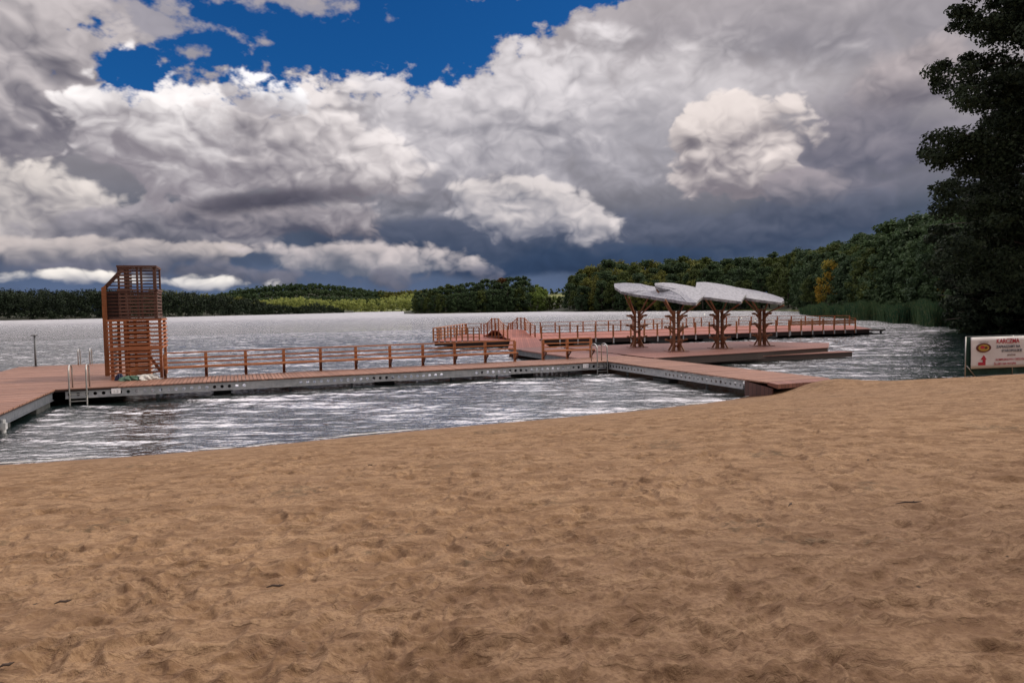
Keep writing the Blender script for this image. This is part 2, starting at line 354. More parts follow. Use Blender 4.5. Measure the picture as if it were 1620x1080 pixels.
# ---------------------------------------------------------------- decks
def planks(mb, u0, u1, w0, w1, z, along='u', pw=.145, th=.045):
    """planks laid side by side, each running across"""
    a, b_ = (u0, u1) if along == 'u' else (w0, w1); n = max(1, round((b_-a)/pw)); st = (b_-a)/n
    for i in range(n):
        p, q = a+i*st+.006, a+(i+1)*st-.006; dz = random.uniform(-.004,.004); e = random.uniform(-.012,.012)
        if along == 'u': mb.box(p, q, w0+e, w1+e, z-th+dz, z+dz)
        else: mb.box(u0+e, u1+e, p, q, z-th+dz, z+dz)
def web(mb, p, q, z0, z1, holes=True, pitch=.3, r=.062, flange=.09, seg=None):
    """castellated edge beam from p to q: web with real round holes and two flanges"""
    p = Vector((*p, 0)); q = Vector((*q, 0)); d = q-p; Ln = d.length; d.normalize(); nrm = Vector((-d.y, d.x, 0)); n = max(1, int(Ln/pitch)); st = Ln/n; zc = (z0+z1)/2
    for i in range(n):
        a = i*st; frac = (a+st/2)/Ln
        cell = [(a, z0), (a+st, z0), (a+st, z1), (a, z1)]
        if holes and (seg is None or any(s0 <= frac <= s1 for s0, s1 in seg)):
            K8 = 12; cx = a+st/2; ring = []; out = []
            for k in range(K8):
                t = 2*math.pi*k/K8+math.pi/4; ring.append((cx+r*math.cos(t), zc+r*math.sin(t)))
                m_ = max(abs(math.cos(t)), abs(math.sin(t))); out.append((cx+st/2*math.cos(t)/m_, zc+(z1-z0)/2*math.sin(t)/m_))
            pts = ring+out; vs = [p+d*x_+Vector((0,0,zz)) for x_, zz in pts]
            mb.add(vs, [(k, (k+1)%K8, K8+(k+1)%K8, K8+k) for k in range(K8)])
        else: mb.add([p+d*x_+Vector((0,0,zz)) for x_, zz in cell], [(0,1,2,3)])
    for zz in (z0, z1): mb.beam(p+Vector((0,0,zz)), q+Vector((0,0,zz)), flange, .02)
ROT = TH; KB = (K[0], K[1], 0)
def pier(name, label, cat='pier'): return thing(name, label, cat, KB, ROT)
# long walkway
wk = pier('walkway', 'long narrow plank walkway on perforated grey beams, from slatted tower to shore gangway', 'walkway')
mb = MB(); planks(mb, -20.9, 2.7, 0, 2.75, .6); mb.build('decking', 'deck', wk)
mb = MB(); web(mb, (-22.6,.10), (0,.10), .24, .515, pitch=.27, seg=((0,.28),(.36,.64),(.70,1))); mb.build('edge_beam', 'steel', wk)
mb = MB(); web(mb, (-20.9,2.62), (0,2.62), .24, .515, pitch=.27, seg=((0,.28),(.36,.64),(.70,1))); mb.build('edge_beam', 'steel', wk)
mb = MB(); mb.box(-22.75, -.02, .0, .04, .535, .553); mb.build('edge_board', 'deck_edge', wk)
for u in (-17.3,-10.6,-3.9):
    mb = MB(); mb.box(u-.32, u+.32, .7, 2.1, -.3, .16); mb.box(u-.42, u+.42, .55, 2.25, .16, .236); mb.build('pontoon', 'float', wk, bev=.03)
for u in (-19.6,-14.7,-12.2,-7.8,-5.6,-1.9):
    for w_ in (.35, 2.4):
        mb = MB(); mb.tube([(u,w_,-1),(u,w_,.235)], .05, 10); mb.build('pile', 'steel_dark', wk, True)
# gangway to shore
gw = pier('gangway', 'plank gangway on perforated beams landing on the sand at centre right', 'gangway')
mb = MB(); planks(mb, 0, 2.75, -10.9, -.01, .606, 'w'); mb.build('decking', 'deck_w', gw)
mb = MB(); web(mb, (.1,-9.6), (.1,-.02), .24, .515, pitch=.27, seg=((0,.52),(.66,1))); mb.build('edge_beam', 'steel', gw)
mb = MB(); web(mb, (2.62,-9.6), (2.62,-.02), .24, .515, pitch=.27); mb.build('edge_beam', 'steel', gw)
mb = MB(); mb.prism([(-.0,-11.15),(.06,-11.15),(.06,-9.8),(-.0,-9.8)], [-.4]*4, [.40,.40,.55,.55]); mb.box(.07, 2.7, -9.92, -9.82, -.3, .55); mb.build('retaining_board', 'board', gw)
mb = MB(); mb.prism([(.02,-10.92),(2.73,-10.92),(2.6,-11.25),(.15,-11.25)], [.5,.5,.4,.4], [.604,.604,.55,.55]); mb.build('landing_plate', 'deck_far2', gw)
for u, w_ in ((.3,-4.3),(2.3,-4.3),(.3,-7.3),(2.3,-7.3),(.3,-1.4)):
    mb = MB(); mb.tube([(u,w_,-1),(u,w_,.235)], .05, 10); mb.build('pile', 'steel_dark', gw, True)
mb = MB(); mb.box(.16, .7, -4.9, -3.7, -.3, .15); mb.build('pontoon', 'float', gw, bev=.03)
# bathing platform on the left
pl = pier('platform', 'wide square plank bathing platform at the far left, reddish brown, around the slatted tower', 'platform')
mb = MB(); planks(mb, -27.4, -20.92, -.0, 14.3, .604, 'w', .16); planks(mb, -31.5, -22.9, -14, -.01, .602, 'w', .16); mb.build('decking', 'deck_w', pl)
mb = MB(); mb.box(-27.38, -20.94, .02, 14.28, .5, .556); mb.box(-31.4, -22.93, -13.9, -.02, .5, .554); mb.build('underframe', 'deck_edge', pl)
mb = MB(); web(mb, (-22.98,-14), (-22.98,-.02), .22, .50, holes=False); mb.build('edge_beam', 'steel_mid', pl)
mb = MB(); web(mb, (-20.98,2.9), (-20.98,14.2), .22, .50, holes=False); web(mb, (-27.3,14.22), (-21.1,14.22), .22, .50, holes=False); mb.build('edge_beam', 'steel', pl)
mb = MB(); web(mb, (-27.32,0), (-27.32,14.2), .22, .50, holes=False); mb.build('edge_beam', 'steel', pl)
for u, w_ in ((-23.5,-6),(-23.5,-1.2),(-26.5,4),(-26.5,10),(-22,7),(-22,12),(-30,-5)):
    mb = MB(); mb.box(u-.5, u+.5, w_-.9, w_+.9, -.3, .2); mb.build('pontoon', 'float', pl, bev=.03)
mb = MB(); mb.tube([(-22.9,-6.2,-.8),(-22.9,-6.2,.4)], .07, 10); mb.box(-23.0,-22.82,-6.3,-6.1,.12,.3); mb.build('pile', 'steel', pl)
# parasol platform with its lower step
pp = pier('platform', 'reddish deck platform carrying the four tree-like canopies, centre right', 'platform')
pt = [Lp(1042,565), Lp(1200,555.8), Lp(1311,548.8), Lp(1312,541.5), Lp(1180,539.5), (9.5,12.4), (3.6,12.2)]
pt[0] = (3.2, pt[0][1])
mb = MB(); mb.prism(pt, .55, .58); mb.build('decking', 'deck_far2', pp)
ins = lambda poly, s: [((p[0]-8)*s+8, (p[1]-6)*s+6) for p in poly]
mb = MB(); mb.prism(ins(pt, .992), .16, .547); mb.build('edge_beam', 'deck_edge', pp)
for u in (5,9,13,16.5):
    for w_ in (3.6, 8):
        mb = MB(); mb.box(u-.7, u+.7, w_-.7, w_+.7, -.4, .157); mb.build('pontoon', 'float', pp)
st_ = pier('boarding_step', 'low narrow step deck just above the water along the front of the canopy platform', 'step')
a = Lp(1062,569.5,.33); b_ = Lp(1351,556,.33); a = (3.2,a[1])
mb = MB(); q = [a, b_, (b_[0]-.2, b_[1]+.9), (a[0], a[1]+.9)]; mb.prism(q, .30, .33); mb.build('decking', 'deck_far2', st_)
mb = MB(); mb.prism([(q[0][0]+.1,q[0][1]+.04),(q[1][0]-.1,q[1][1]+.04),(q[2][0]-.1,q[2][1]-.04),(q[3][0]+.1,q[3][1]-.04)], .02, .297); mb.build('edge_beam', 'deck_edge', st_)
# connecting pier and ramp
cp = pier('pier', 'narrow pink-brown connecting pier running back from the walkway corner toward the far deck', 'pier')
mb = MB(); mb.prism([(0,2.76),(2.75,2.76),(3.15,4.5),(3.15,13.4),(.2,13.6)], .5, .575); mb.build('decking', 'deck_far2', cp)
mb = MB(); mb.prism([(.06,2.8),(2.7,2.8),(3.05,4.6),(3.05,13.3),(.3,13.5)], .2, .497); mb.build('edge_beam', 'steel_dark', cp)
rmp = thing('ramp', 'short reddish ramp leading up to the humped footbridge between its two railings', 'ramp', (.5,52,0))
A0 = W(.2,13.6); A1 = W(3.15,13.4); B0 = (-.1,57.2,0); B1 = (1.9,57.2,0)
mb = MB(); mb.prism([(A0[0]-.5,A0[1]-52),(A1[0]-.5,A1[1]-52),(B1[0]-.5,B1[1]-52),(B0[0]-.5,B0[1]-52)], [.42,.42,.6,.6], [.572,.572,.80,.80]); mb.build('decking', 'deck_far', rmp)
for t in (.3,.7):
    for s in (0,1):
        mb = MB()
        x_ = (A0[0]*(1-t)+B0[0]*t)*(1-s)+(A1[0]*(1-t)+B1[0]*t)*s+(.2-.4*s)-.5; y_ = A0[1]*(1-t)+B0[1]*t-52; mb.tube([(x_,y_,-.5),(x_,y_,.42)], .07, 8); mb.build('pile', 'steel_dark', rmp)
# far deck
fd = thing('platform', 'long red-brown far deck stretching across the lake behind the canopies', 'platform', (12,66,0))
fpoly = [(-6.6,57.4),(2.3,57.6),(10.1,58.9),(16.3,61.6),(25.8,64.6),(33.0,66.9),(35.0,67.6),(36.4,72),(38.5,79),(30.3,84.0),(22.7,83.6),(14.5,76.2),(6.0,71.8),(-4.9,72.0)]
fp = [(x_-12, y_-66) for x_, y_ in fpoly]
mb = MB(); mb.prism(fp, .56, .6); mb.build('decking', 'deck_far', fd)
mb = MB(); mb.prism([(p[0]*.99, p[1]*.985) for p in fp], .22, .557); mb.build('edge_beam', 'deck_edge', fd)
for i in range(len(fp)-1):
    a, b_ = fp[i], fp[i+1]; n = max(1, int(math.dist(a, b_)/4))
    for k in range(n):
        t = (k+.5)/n; x_, y_ = (a[0]*(1-t)+b_[0]*t)*.95, (a[1]*(1-t)+b_[1]*t)*.93
        big = x_ < 15 or y_ > 3
        mb = MB(); (mb.box(x_-1.3, x_+1.3, y_-.6, y_+.6, -.4, .216) if big else mb.tube([(x_,y_,-1),(x_,y_,.216)], .16, 8)); mb.build('pontoon' if big else 'pile', 'float', fd)
sd = thing('swim_step', 'dark low step deck sticking out at the right end of the far deck', 'step', (36.2,68.6,0), .3)
mb = MB(); mb.box(-1.4, 1.1, .2, 2.2, .34, .46); mb.build('decking', 'deck_edge', sd)
mb = MB(); mb.tube([(.8,.5,-1),(.8,.5,.338)], .1, 8); mb.build('pile', 'float', sd)
# ---------------------------------------------------------------- railings
def railing(name, label, pts, z0, hgt, post=.12, rails=4, spacing=1.55, rail_h=.06, bench=False, foot=0., group=None, top=.07, mat='rail', heights=None, frac0=.28):
    """pts world polyline; posts evenly along it; each post and each rail line a part"""
    t = thing(name, label, 'railing', (pts[0][0], pts[0][1], z0), 0, group)
    ox, oy = pts[0]; loc = []
    for a, b_ in zip(pts[:-1], pts[1:]):
        n = max(1, round(math.dist(a, b_)/spacing))
        for k in range(n): f = k/n; loc.append((a[0]+(b_[0]-a[0])*f-ox, a[1]+(b_[1]-a[1])*f-oy))
    loc.append((pts[-1][0]-ox, pts[-1][1]-oy))
    zz = [0]*len(loc) if heights is None else [np.interp(i/(len(loc)-1), *heights) for i in range(len(loc))]
    d = Vector((pts[-1][0]-ox, pts[-1][1]-oy, 0)).normalized(); nr = Vector((d.y, -d.x, 0))
    for (x_, y_), z_ in zip(loc, zz):
        mb = MB(); mb.beam((x_,y_,z_-foot), (x_,y_,z_+hgt), post, post, nr)
        po = mb.build('post', mat, t, bev=.008)
        if foot:
            mb = MB(); mb.beam((x_+nr.x*.07,y_+nr.y*.07,z_-foot), (x_+nr.x*.07,y_+nr.y*.07,z_+.05), .12, .03, nr); mb.build('bracket', 'steel', po)
    for r in range(rails+1):
        fr = 1 if r == rails else frac0+(1-frac0)*r/rails
        if bench and r == 0: continue
        mb = MB(); hh = top if r == rails else rail_h
        for i in range(len(loc)-1):
            off = 0 if r == rails else post/2+.012
            a, b_ = loc[i], loc[i+1]; oz = hgt*fr + (hh/2+.002 if r == rails else 0)
            mb.beam((a[0]+nr.x*off, a[1]+nr.y*off, zz[i]+oz), (b_[0]+nr.x*off, b_[1]+nr.y*off, zz[i+1]+oz), .14 if r == rails else .035, .05 if r == rails else hh)
        mb.build('handrail' if r == rails else 'rail', mat, t)
    if bench:
        mb = MB(); i = 0; a, b_ = loc[0], loc[-1]; 
        for s in (.10,.24,.38): mb.beam((a[0]+nr.x*s, a[1]+nr.y*s, .44), (b_[0]+nr.x*s, b_[1]+nr.y*s, .44), .125, .06)
        mb.build('bench_seat', mat, t)
        for (x_, y_) in loc:
            mb = MB(); mb.beam((x_+nr.x*.04,y_+nr.y*.04,.39), (x_+nr.x*.43,y_+nr.y*.43,.39), .05, .055); mb.beam((x_+nr.x*.05,y_+nr.y*.05,.10), (x_+nr.x*.40,y_+nr.y*.40,.37), .05, .06)
            mb.build('bench_bracket', 'dark_slat', t)
    return t
P2 = lambda u, w_: W(u, w_)[:2]
uA = Lp(803,571)[0]
railing('railing', 'long orange-brown walkway railing with built-in bench, from the tower to the gap', [P2(-19.5,2.66), P2(-3.75,2.66)], .6, 1.0, spacing=1.56, bench=True)
railing('railing', 'short orange-brown railing with bench right of the gap, ending by the ladder', [P2(-2.2,2.66), P2(.55,2.66)], .6, 1.0, spacing=1.37, bench=True)
railing('railing', 'close-posted railing on the left end of the far deck, left of the humped footbridge', [(-6.5,57.5),(-2.7,57.6)], .6, 1.05, spacing=.48, rails=3, foot=.1, mat='rail')
railing('railing', 'left end side railing of the far deck running back from its corner', [(-6.5,57.6),(-4.8,71.8)], .6, 1.05, spacing=1.5, rails=3)
railing('railing', 'front railing of the far deck from the footbridge to behind the canopies', [(2.45,57.72),(10.1,59.0),(16.3,61.7),(25.8,64.7)], .6, 1.05, spacing=1.45, rails=3, foot=.45, rail_h=.03, top=.05)
railing('railing', 'right end railing of the far deck with broad orange top boards', [(25.9,64.72),(33.1,66.95)], .6, 1.05, spacing=1.3, rails=2, foot=.35, rail_h=.16, frac0=.62, top=.1)
railing('railing', 'rear railing along the lake side of the far deck', [(-4.7,71.9),(6.0,71.6),(14.5,75.8),(22.7,83.2),(30.3,83.6),(38.3,78.8)], .6, 1.05, spacing=1.5, rails=3, rail_h=.03, mat='rail')
# humped footbridge
hb = thing('footbridge', 'humped wooden footbridge with two raised slatted side railings on the far deck', 'footbridge', (-.3,60.5,0))
prof = [(0,.02),(.16,.18),(.36,.62),(.64,.62),(.84,.18),(1,.02)]
Lh = 7.5; dv = Vector((-.30,.954,0)); nv = Vector((.954,.30,0)); mb = MB()
o0 = Vector((1.1,-2.6,.6))
for (a, za), (b_, zb) in zip(prof[:-1], prof[1:]):
    vs = []
    for t_, z_ in ((a,za),(b_,zb)):
        for s in (-1,1): c_ = o0+dv*Lh*t_+nv*s*1.2; vs += [(c_.x,c_.y,c_.z+z_-.0),(c_.x,c_.y,c_.z+z_+.09)]
    mb.add(vs, [(1,5,7,3),(0,2,6,4),(0,4,5,1),(2,3,7,6),(0,1,3,2),(4,6,7,5)])
mb.build('decking', 'deck_far', hb)
for s in (-1,1):
    pts = [(t_, z_+1.05) for t_, z_ in prof]
    grp = MB(); 
    for (a, za), (b_, zb) in zip(prof[:-1], prof[1:]):
        for hgt, wd in ((1.08,.07),(.86,.04),(.68,.04),(.5,.04),(.32,.04)):
            p = o0+dv*Lh*a+nv*s*1.2; q = o0+dv*Lh*b_+nv*s*1.2
            grp.beam((p.x,p.y,p.z+za+hgt), (q.x,q.y,q.z+zb+hgt), .05, wd)
    sr = grp.build('side_railing', 'rail', hb)
    for t_, z_ in prof+[(.5,.62)]:
        p = o0+dv*Lh*t_+nv*s*1.2; mb = MB(); mb.box(p.x-.06,p.x+.06,p.y-.06,p.y+.06,p.z-.1,p.z+z_+1.16); mb.build('post', 'rail', sr)
# ---------------------------------------------------------------- slatted lifeguard tower
T = W(-21.52, 2.95)
tw = thing('lifeguard_tower', 'tall slatted wooden lookout tower with sloping top corner on the left platform', 'tower', (T[0], T[1], .6), TH); tw.scale = (.92,1,.965)
def post(a, c_, z0, z1, s=.11, name='post', mat='slat', par=tw):
    mb = MB(); mb.box(a-s/2, a+s/2, c_-s/2, c_+s/2, z0, z1); return mb.build(name, mat, par, bev=.008)
for a in (.06, 2.02): post(a, .06, 0, 2.52, .12)
for a in (.06, 2.02, .75, 1.3): post(a, 2.2, 0, 2.52, .12)
for a in (.62,): post(a, .1, 0, 2.5, .12)
def slats(a0, a1, c0, c1, zs, name, mat, par=tw, h=.075, th=.03):
    mb = MB()
    for z_ in zs: mb.beam((a0+random.uniform(-.01,.01),c0,z_), (a1+random.uniform(-.01,.01),c1,z_), th, h+random.uniform(-.006,.006))
    return mb.build(name, mat, par)
zl = [.28+.172*i for i in range(6)]; zu = [1.5+.172*i for i in range(6)]
slats(-.05, 2.08, -.02, -.02, zl, 'front_slats', 'slat'); slats(-.10, 2.12, -.02, -.02, zu+[2.53], 'front_slats', 'slat')
slats(2.12, 2.12, -.05, 2.3, zu+[2.53,1.33], 'side_slats', 'slat'); slats(-.02, -.02, .1, 2.2, zl+zu, 'side_slats', 'dark_slat')
mb = MB(); mb.box(-.02,2.10,-.06,-.03,1.24,1.40); mb.box(0,2.08,.0,2.2,1.28,1.34); mb.build('floor', 'slat', tw)
slats(.55, 1.46, 1.2, 1.2, [.12+.105*i for i in range(24)], 'inner_wall', 'rail', h=.09)
slats(.55, .55, 1.23, 1.7, [.12+.172*i for i in range(14)], 'inner_wall', 'slat')
slats(1.46, 1.46, 1.23, 1.7, [.12+.172*i for i in range(14)], 'inner_wall', 'slat')
for a in (.58, 1.43): post(a, 1.14, 0, 2.55, .09)
mb = MB(); mb.beam((1.55,.1,.95),(2.0,.1,.25),.06,.12); mb.build('brace', 'slat', tw)
mb = MB(); mb.box(.0,2.1,.02,2.3,2.56,2.61); mb.build('floor', 'dark_slat', tw)
# upper cabin
for a, c_ in ((.42,.3),(.80,.3),(1.16,.3),(1.33,.3),(1.84,.3),(.42,2.2),(1.1,2.2),(1.9,2.2),(1.9,.3)): post(a, c_, 2.62, 4.82, .085, mat='dark_slat')
slats(.40, 1.93, .24, .24, [2.68+.148*i for i in range(8)], 'cabin_slats', 'dark_slat', h=.085)
slats(.40, .95, .24, .24, [3.86+.148*i for i in range(7)], 'cabin_slats', 'dark_slat', h=.085)
slats(1.93, 1.93, .24, 2.25, [2.68+.148*i for i in range(8)], 'side_slats', 'dark_slat', h=.085)
slats(.40, 1.93, 2.25, 2.25, [2.68+.148*i for i in range(15)], 'rear_slats', 'dark_slat', h=.055)
mb = MB(); mb.box(.34,1.97,.18,.30,3.78,3.86); mb.box(1.88,1.99,.18,2.3,3.78,3.86); mb.build('rail', 'dark_slat', tw)
mb = MB(); mb.box(.36,1.97,.2,2.3,4.80,4.88); mb.build('roof_frame', 'dark_slat', tw)
# rear wing with the tall fin board and slanted top
mb = MB(); mb.prism([(-.62,2.35),(-.42,2.35),(-.42,2.42),(-.62,2.42)], 0, [4.0,4.12,4.12,4.0]); mb.build('fin_board', 'rail', tw)
mb = MB(); mb.beam((-.52,2.45,3.95),(.42,2.45,4.98),.10,.16); mb.build('slanted_rail', 'dark_slat', tw)
mb = MB()
for i in range(16):
    z_ = 2.5+.16*i; a0 = -.45 if z_ < 4.0 else -.45+(z_-4.0)*.9
    if a0 < .3: mb.beam((a0,2.48,z_),(.42,2.48,z_),.03,.10 if 2.4 < z_ < 3.85 else .05)
mb.build('wing_slats', 'dark_slat', tw)
mb = MB(); mb.box(-.44,.42,2.51,2.53,2.55,3.85); mb.build('wing_panel', 'float', tw)
mb = MB(); mb.box(.38,.46,2.42,2.50,2.5,4.9); mb.build('post', 'dark_slat', tw)
# things lying under the tower
def heap(name, label, cat, loc, rx, ry, rz_, mat, seed):
    V = []; Qf = []; n = 18
    for i in range(n+1):
        for j in range(n*2):
            ph = i/n*math.pi/2; a = j/n*math.pi; f_ = 1+.35*math.sin(a*3+seed)+.22*math.sin(a*7+ph*5+seed*2)+.12*random.uniform(-1,1)
            V.append((rx*f_*math.cos(ph)*math.cos(a), ry*f_*math.cos(ph)*math.sin(a), rz_*math.sin(ph)*(1+.25*math.sin(a*5+seed)*math.cos(ph))))
    for i in range(n):
        for j in range(n*2): Qf.append((i*2*n+j, i*2*n+(j+1)%(2*n), (i+1)*2*n+(j+1)%(2*n), (i+1)*2*n+j))
    mb = MB(); mb.add(V, Qf); o = mb.build(name, mat, None); o.location = loc; o.rotation_euler = (0,0,TH); return tag(o, label, cat)
q = W(-20.25,3.15); 
q = W(-20.15,2.35); heap('folded_sheet', 'crumpled pale white sheet lying on the walkway at the foot of the tower', 'sheet', (q[0],q[1],.60), .36, .18, .22, 'tarp_pale', 1)
q = W(-20.75,2.30); heap('folded_sheet', 'crumpled dark green sheet lying left of the pale one under the tower', 'sheet', (q[0],q[1],.60), .30, .16, .20, 'tarp_green', 3)
q = W(-21.15,2.55); heap('bag', 'small dark blue bag standing under the tower slats', 'bag', (q[0],q[1],.60), .13, .10, .28, 'blue_cloth', 5)
# ---------------------------------------------------------------- pool ladders, lamp post, depth plates
def ladder(label, u, w_, outd, wd=.55, dn=.95):
    t = thing('pool_ladder', label, 'ladder', W(u, w_, .6), TH + (0 if outd < 0 else math.pi), 'metal pool ladders on the decks')
    for s in (-wd/2, wd/2):
        mb = MB(); pts = [(s,.45,0),(s,.45,.72)]+[(s,.45-.27+.27*math.cos(a),.72+.14*math.sin(a)) for a in (.5,1.0,1.57,2.1,2.6)]+[(s,-.12,.66),(s,-.13,0),(s,-.14,-dn)]
        mb.tube(pts, .027, 8); mb.build('handrail', 'stainless', t, True)
    for z_ in (-.2,-.45,-.7):
        mb = MB(); mb.box(-wd/2, wd/2, -.18, -.09, z_-.015, z_+.015); mb.build('rung', 'stainless', t)
ladder('curved metal pool ladder on the left platform corner, nearest the beach', -22.15, 0, -1)
ladder('curved metal pool ladder where walkway and gangway meet', -.33, 0, -1)
ladder('metal pool ladder with only its handles showing on the far edge of the left platform', -24.35, 14.3, 1)
lp = thing('shower_post', 'thin grey metal post with flat T-shaped head at the far edge of left platform', 'post', W(-26.6,14.0,.6), TH)
mb = MB(); mb.tube([(0,0,0),(0,0,1.62)], [.05,.045], 10); mb.build('pole', 'steel_dark', lp, True)
mb = MB(); mb.box(-.16,.16,-.08,.08,1.62,1.68); mb.build('head', 'steel_dark', lp); mb = MB(); mb.box(-.1,.1,-.1,.1,0,.03); mb.build('base_plate', 'steel_dark', lp)
def text(name, s, size, mat, loc, parent, depth=.002, bold=0., sx=1., rot=(math.pi/2,0,0), align='LEFT'):
    cu = bpy.data.curves.new(name, 'FONT'); cu.body = s; cu.size = size; cu.extrude = depth; cu.offset = bold; cu.align_x = align; cu.resolution_u = 3
    tmp = bpy.data.objects.new(name+'_tmp', cu); C.objects.link(tmp); dg = bpy.context.evaluated_depsgraph_get()
    me = bpy.data.meshes.new_from_object(tmp.evaluated_get(dg)); bpy.data.objects.remove(tmp); bpy.data.curves.remove(cu); me.name = name; me.materials.clear()
    o = newobj(name, me, mat, parent); o.location = loc; o.rotation_euler = rot; o.scale = (sx,1,1); return o
for u, lb in ((-20.95,'small pale depth plate on the walkway edge in front of the tower'),(-1.18,'small pale depth plate on the walkway edge left of the corner ladder')):
    t = thing('depth_sign', lb, 'sign', W(u,-.01,.36), TH, 'depth plates on the walkway edge'); mb = MB(); mb.box(-.15,.15,-.03,.0,-.02,.17); mb.build('plate', 'banner', t)
    text('lettering', '1,2', .15, 'grey_ink', (0,-.032,.02), t, align='CENTER')
# ---------------------------------------------------------------- tree-like canopies
roofs = [
 [(972,449,46.3),(990,448,46.8),(1012,449.5,46.2),(1037,454.5,44),(1060,459.5,41.4),(1077,468,40.2),(1086,478.8,39.0),(1062,474.5,40.2),(1040,471.5,41.2),(1020,468.5,42),(1000,465.5,43),(983,461.5,43.4),(972,455,44.8)],
 [(1036,448.5,42.3),(1048,447.5,42.8),(1066,448.5,43.1),(1088,452.5,43),(1110,457.5,42.5),(1114,468,40.4),(1101,479.5,38.4),(1086,478.8,39.0),(1077,468,40.2),(1060,459.3,41.4),(1036,454,42.0)],
 [(1102,447,44.3),(1116,446.5,44.9),(1135,449,45.1),(1158,453.5,45),(1176,458,44.5),(1181,466,42.6),(1172,477.5,40.4),(1150,474.5,40),(1124,471,39.8),(1103,470,40.4),(1099,457,42.9)],
 [(1166,455,46.4),(1180,457.5,46.8),(1200,461,46.8),(1222,466.5,46.2),(1238,472,44.8),(1240,475.5,43.6),(1236,479,42.5),(1215,476.5,42.2),(1192,473.5,42),(1173,470.5,42.4),(1165,462,44.4)]]
trk = [(1008,549),(1070,555.5),(1139,551),(1205.5,546.7)]
names = ['leftmost canopy with its leaf-shaped grey roof reaching out to the left, set furthest back','second canopy from the left, its trunk standing nearest the front edge of the deck',
         'third canopy from the left, between two overlapping grey roofs','rightmost canopy, roof tapering to a low point at the right']
for k in range(4):
    bx, by = at(*trk[k], .58); t = thing('canopy', names[k], 'canopy', (bx, by, .58), 0, 'tree-like timber canopies on the deck')
    pts = [atY(*p) for p in roofs[k]]; cx, cy, cz = [sum(p[i] for p in pts)/len(pts) for i in range(3)]
    # best plane
    Am = np.array([[p[0]-cx, p[1]-cy, 1] for p in pts]); sol = np.linalg.lstsq(Am, np.array([p[2] for p in pts]), rcond=None)[0]
    pl_ = lambda x_, y_: sol[0]*(x_-cx)+sol[1]*(y_-cy)+sol[2]
    ctr = (cx-bx, cy-by)
    fine = []
    for a, b_ in zip(pts, pts[1:]+pts[:1]):
        for f_ in (0, .5):
            x_ = a[0]*(1-f_)+b_[0]*f_; y_ = a[1]*(1-f_)+b_[1]*f_; z_ = (a[2]*(1-f_)+b_[2]*f_)*.92+pl_(x_, y_)*.08; fine.append((x_+random.uniform(-.03,.03), y_+random.uniform(-.04,.04), z_))
    n = len(fine); mb = MB()
    rings = [(1.,.0),(.995,.03),(.75,.04),(.5,.045),(.25,.05)]
    V = []
    for s_, up_ in rings:
        for x_, y_, z_ in fine: X_, Y_ = cx+(x_-cx)*s_, cy+(y_-cy)*s_; V.append((X_-bx, Y_-by, (z_*s_+pl_(cx,cy)*(1-s_))+up_-.58+random.uniform(-.02,.02)*(s_ < .98)))
    V.append((cx-bx, cy-by, pl_(cx,cy)+.05-.58)); Fs = []
    for r_ in range(len(rings)-1):
        for i in range(n): Fs.append((r_*n+i, r_*n+(i+1)%n, (r_+1)*n+(i+1)%n, (r_+1)*n+i))
    c0 = (len(rings)-1)*n
    for i in range(n): Fs.append((c0+i, c0+(i+1)%n, len(V)-1))
    mb.add(V, Fs); mb.build('roof', 'shingle', t)
    mb = MB(); Vt = [(cx+(x_-cx)-bx, cy+(y_-cy)-by, z_-.583) for x_, y_, z_ in fine]; Vb = [(cx+(x_-cx)*.985-bx, cy+(y_-cy)*.985-by, z_-.58-.13) for x_, y_, z_ in fine]
    mb.add(Vt+Vb, [(i, (i+1)%n, n+(i+1)%n, n+i) for i in range(n)]); mb.build('fascia', 'shingle_edge', t)
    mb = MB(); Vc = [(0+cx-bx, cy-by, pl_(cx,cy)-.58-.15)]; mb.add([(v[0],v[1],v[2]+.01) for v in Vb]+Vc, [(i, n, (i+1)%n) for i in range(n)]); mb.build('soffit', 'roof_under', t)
    s = .125; zt = 2.35
    for sx in (-1,1):
        for sy in (-1,1):
            mb = MB(); mb.beam((sx*s*1.25,sy*s*1.25,0),(sx*s,sy*s,zt),.10,.10); mb.beam((sx*s*3,sy*s*3,.0),(sx*s*.9,sy*s*.9,.62),.075,.085); mb.build('post', 'trunk_wood', t, bev=.008)
            gx, gy = ctr[0]*.55+sx*1.0, ctr[1]*.55+sy*1.2; zz_ = pl_(bx+gx, by+gy)-.58-.2
            mb = MB(); mb.beam((sx*s,sy*s,zt-.35),(gx,gy,zz_),.07,.08); mb.build('branch', 'trunk_wood', t)
    for lev, (z_, ro) in enumerate(((.50,.62),(1.22,.70),(1.86,.70))):
        for a in range(4):
            an = a*math.pi/2+.18+lev*.12; c_, s_ = math.cos(an), math.sin(an); mb = MB()
            mb.beam((c_*.08,s_*.08,z_+.08),(c_*(ro+.06),s_*(ro+.06),z_+.18),.075,.085); mb.beam((c_*.11,s_*.11,z_-.26),(c_*ro*.66,s_*ro*.66,z_+.10),.065,.075)
            mb.beam((c_*ro-s_*.10,s_*ro+c_*.10,z_+.20),(c_*ro+s_*.10,s_*ro-c_*.10,z_+.20),.09,.09)
            mb.build('strut', 'trunk_wood', t)
    mb = MB(); [mb.box(-.14,.14,-.14,.14,z_,z_+.07) for z_ in (.3,.95,1.6,2.2)]; mb.build('collar', 'trunk_wood', t)
    mb = MB(); mb.box(-.62,.62,-.55,.55,0,.035); mb.build('base_plate', 'deck_far2', t)
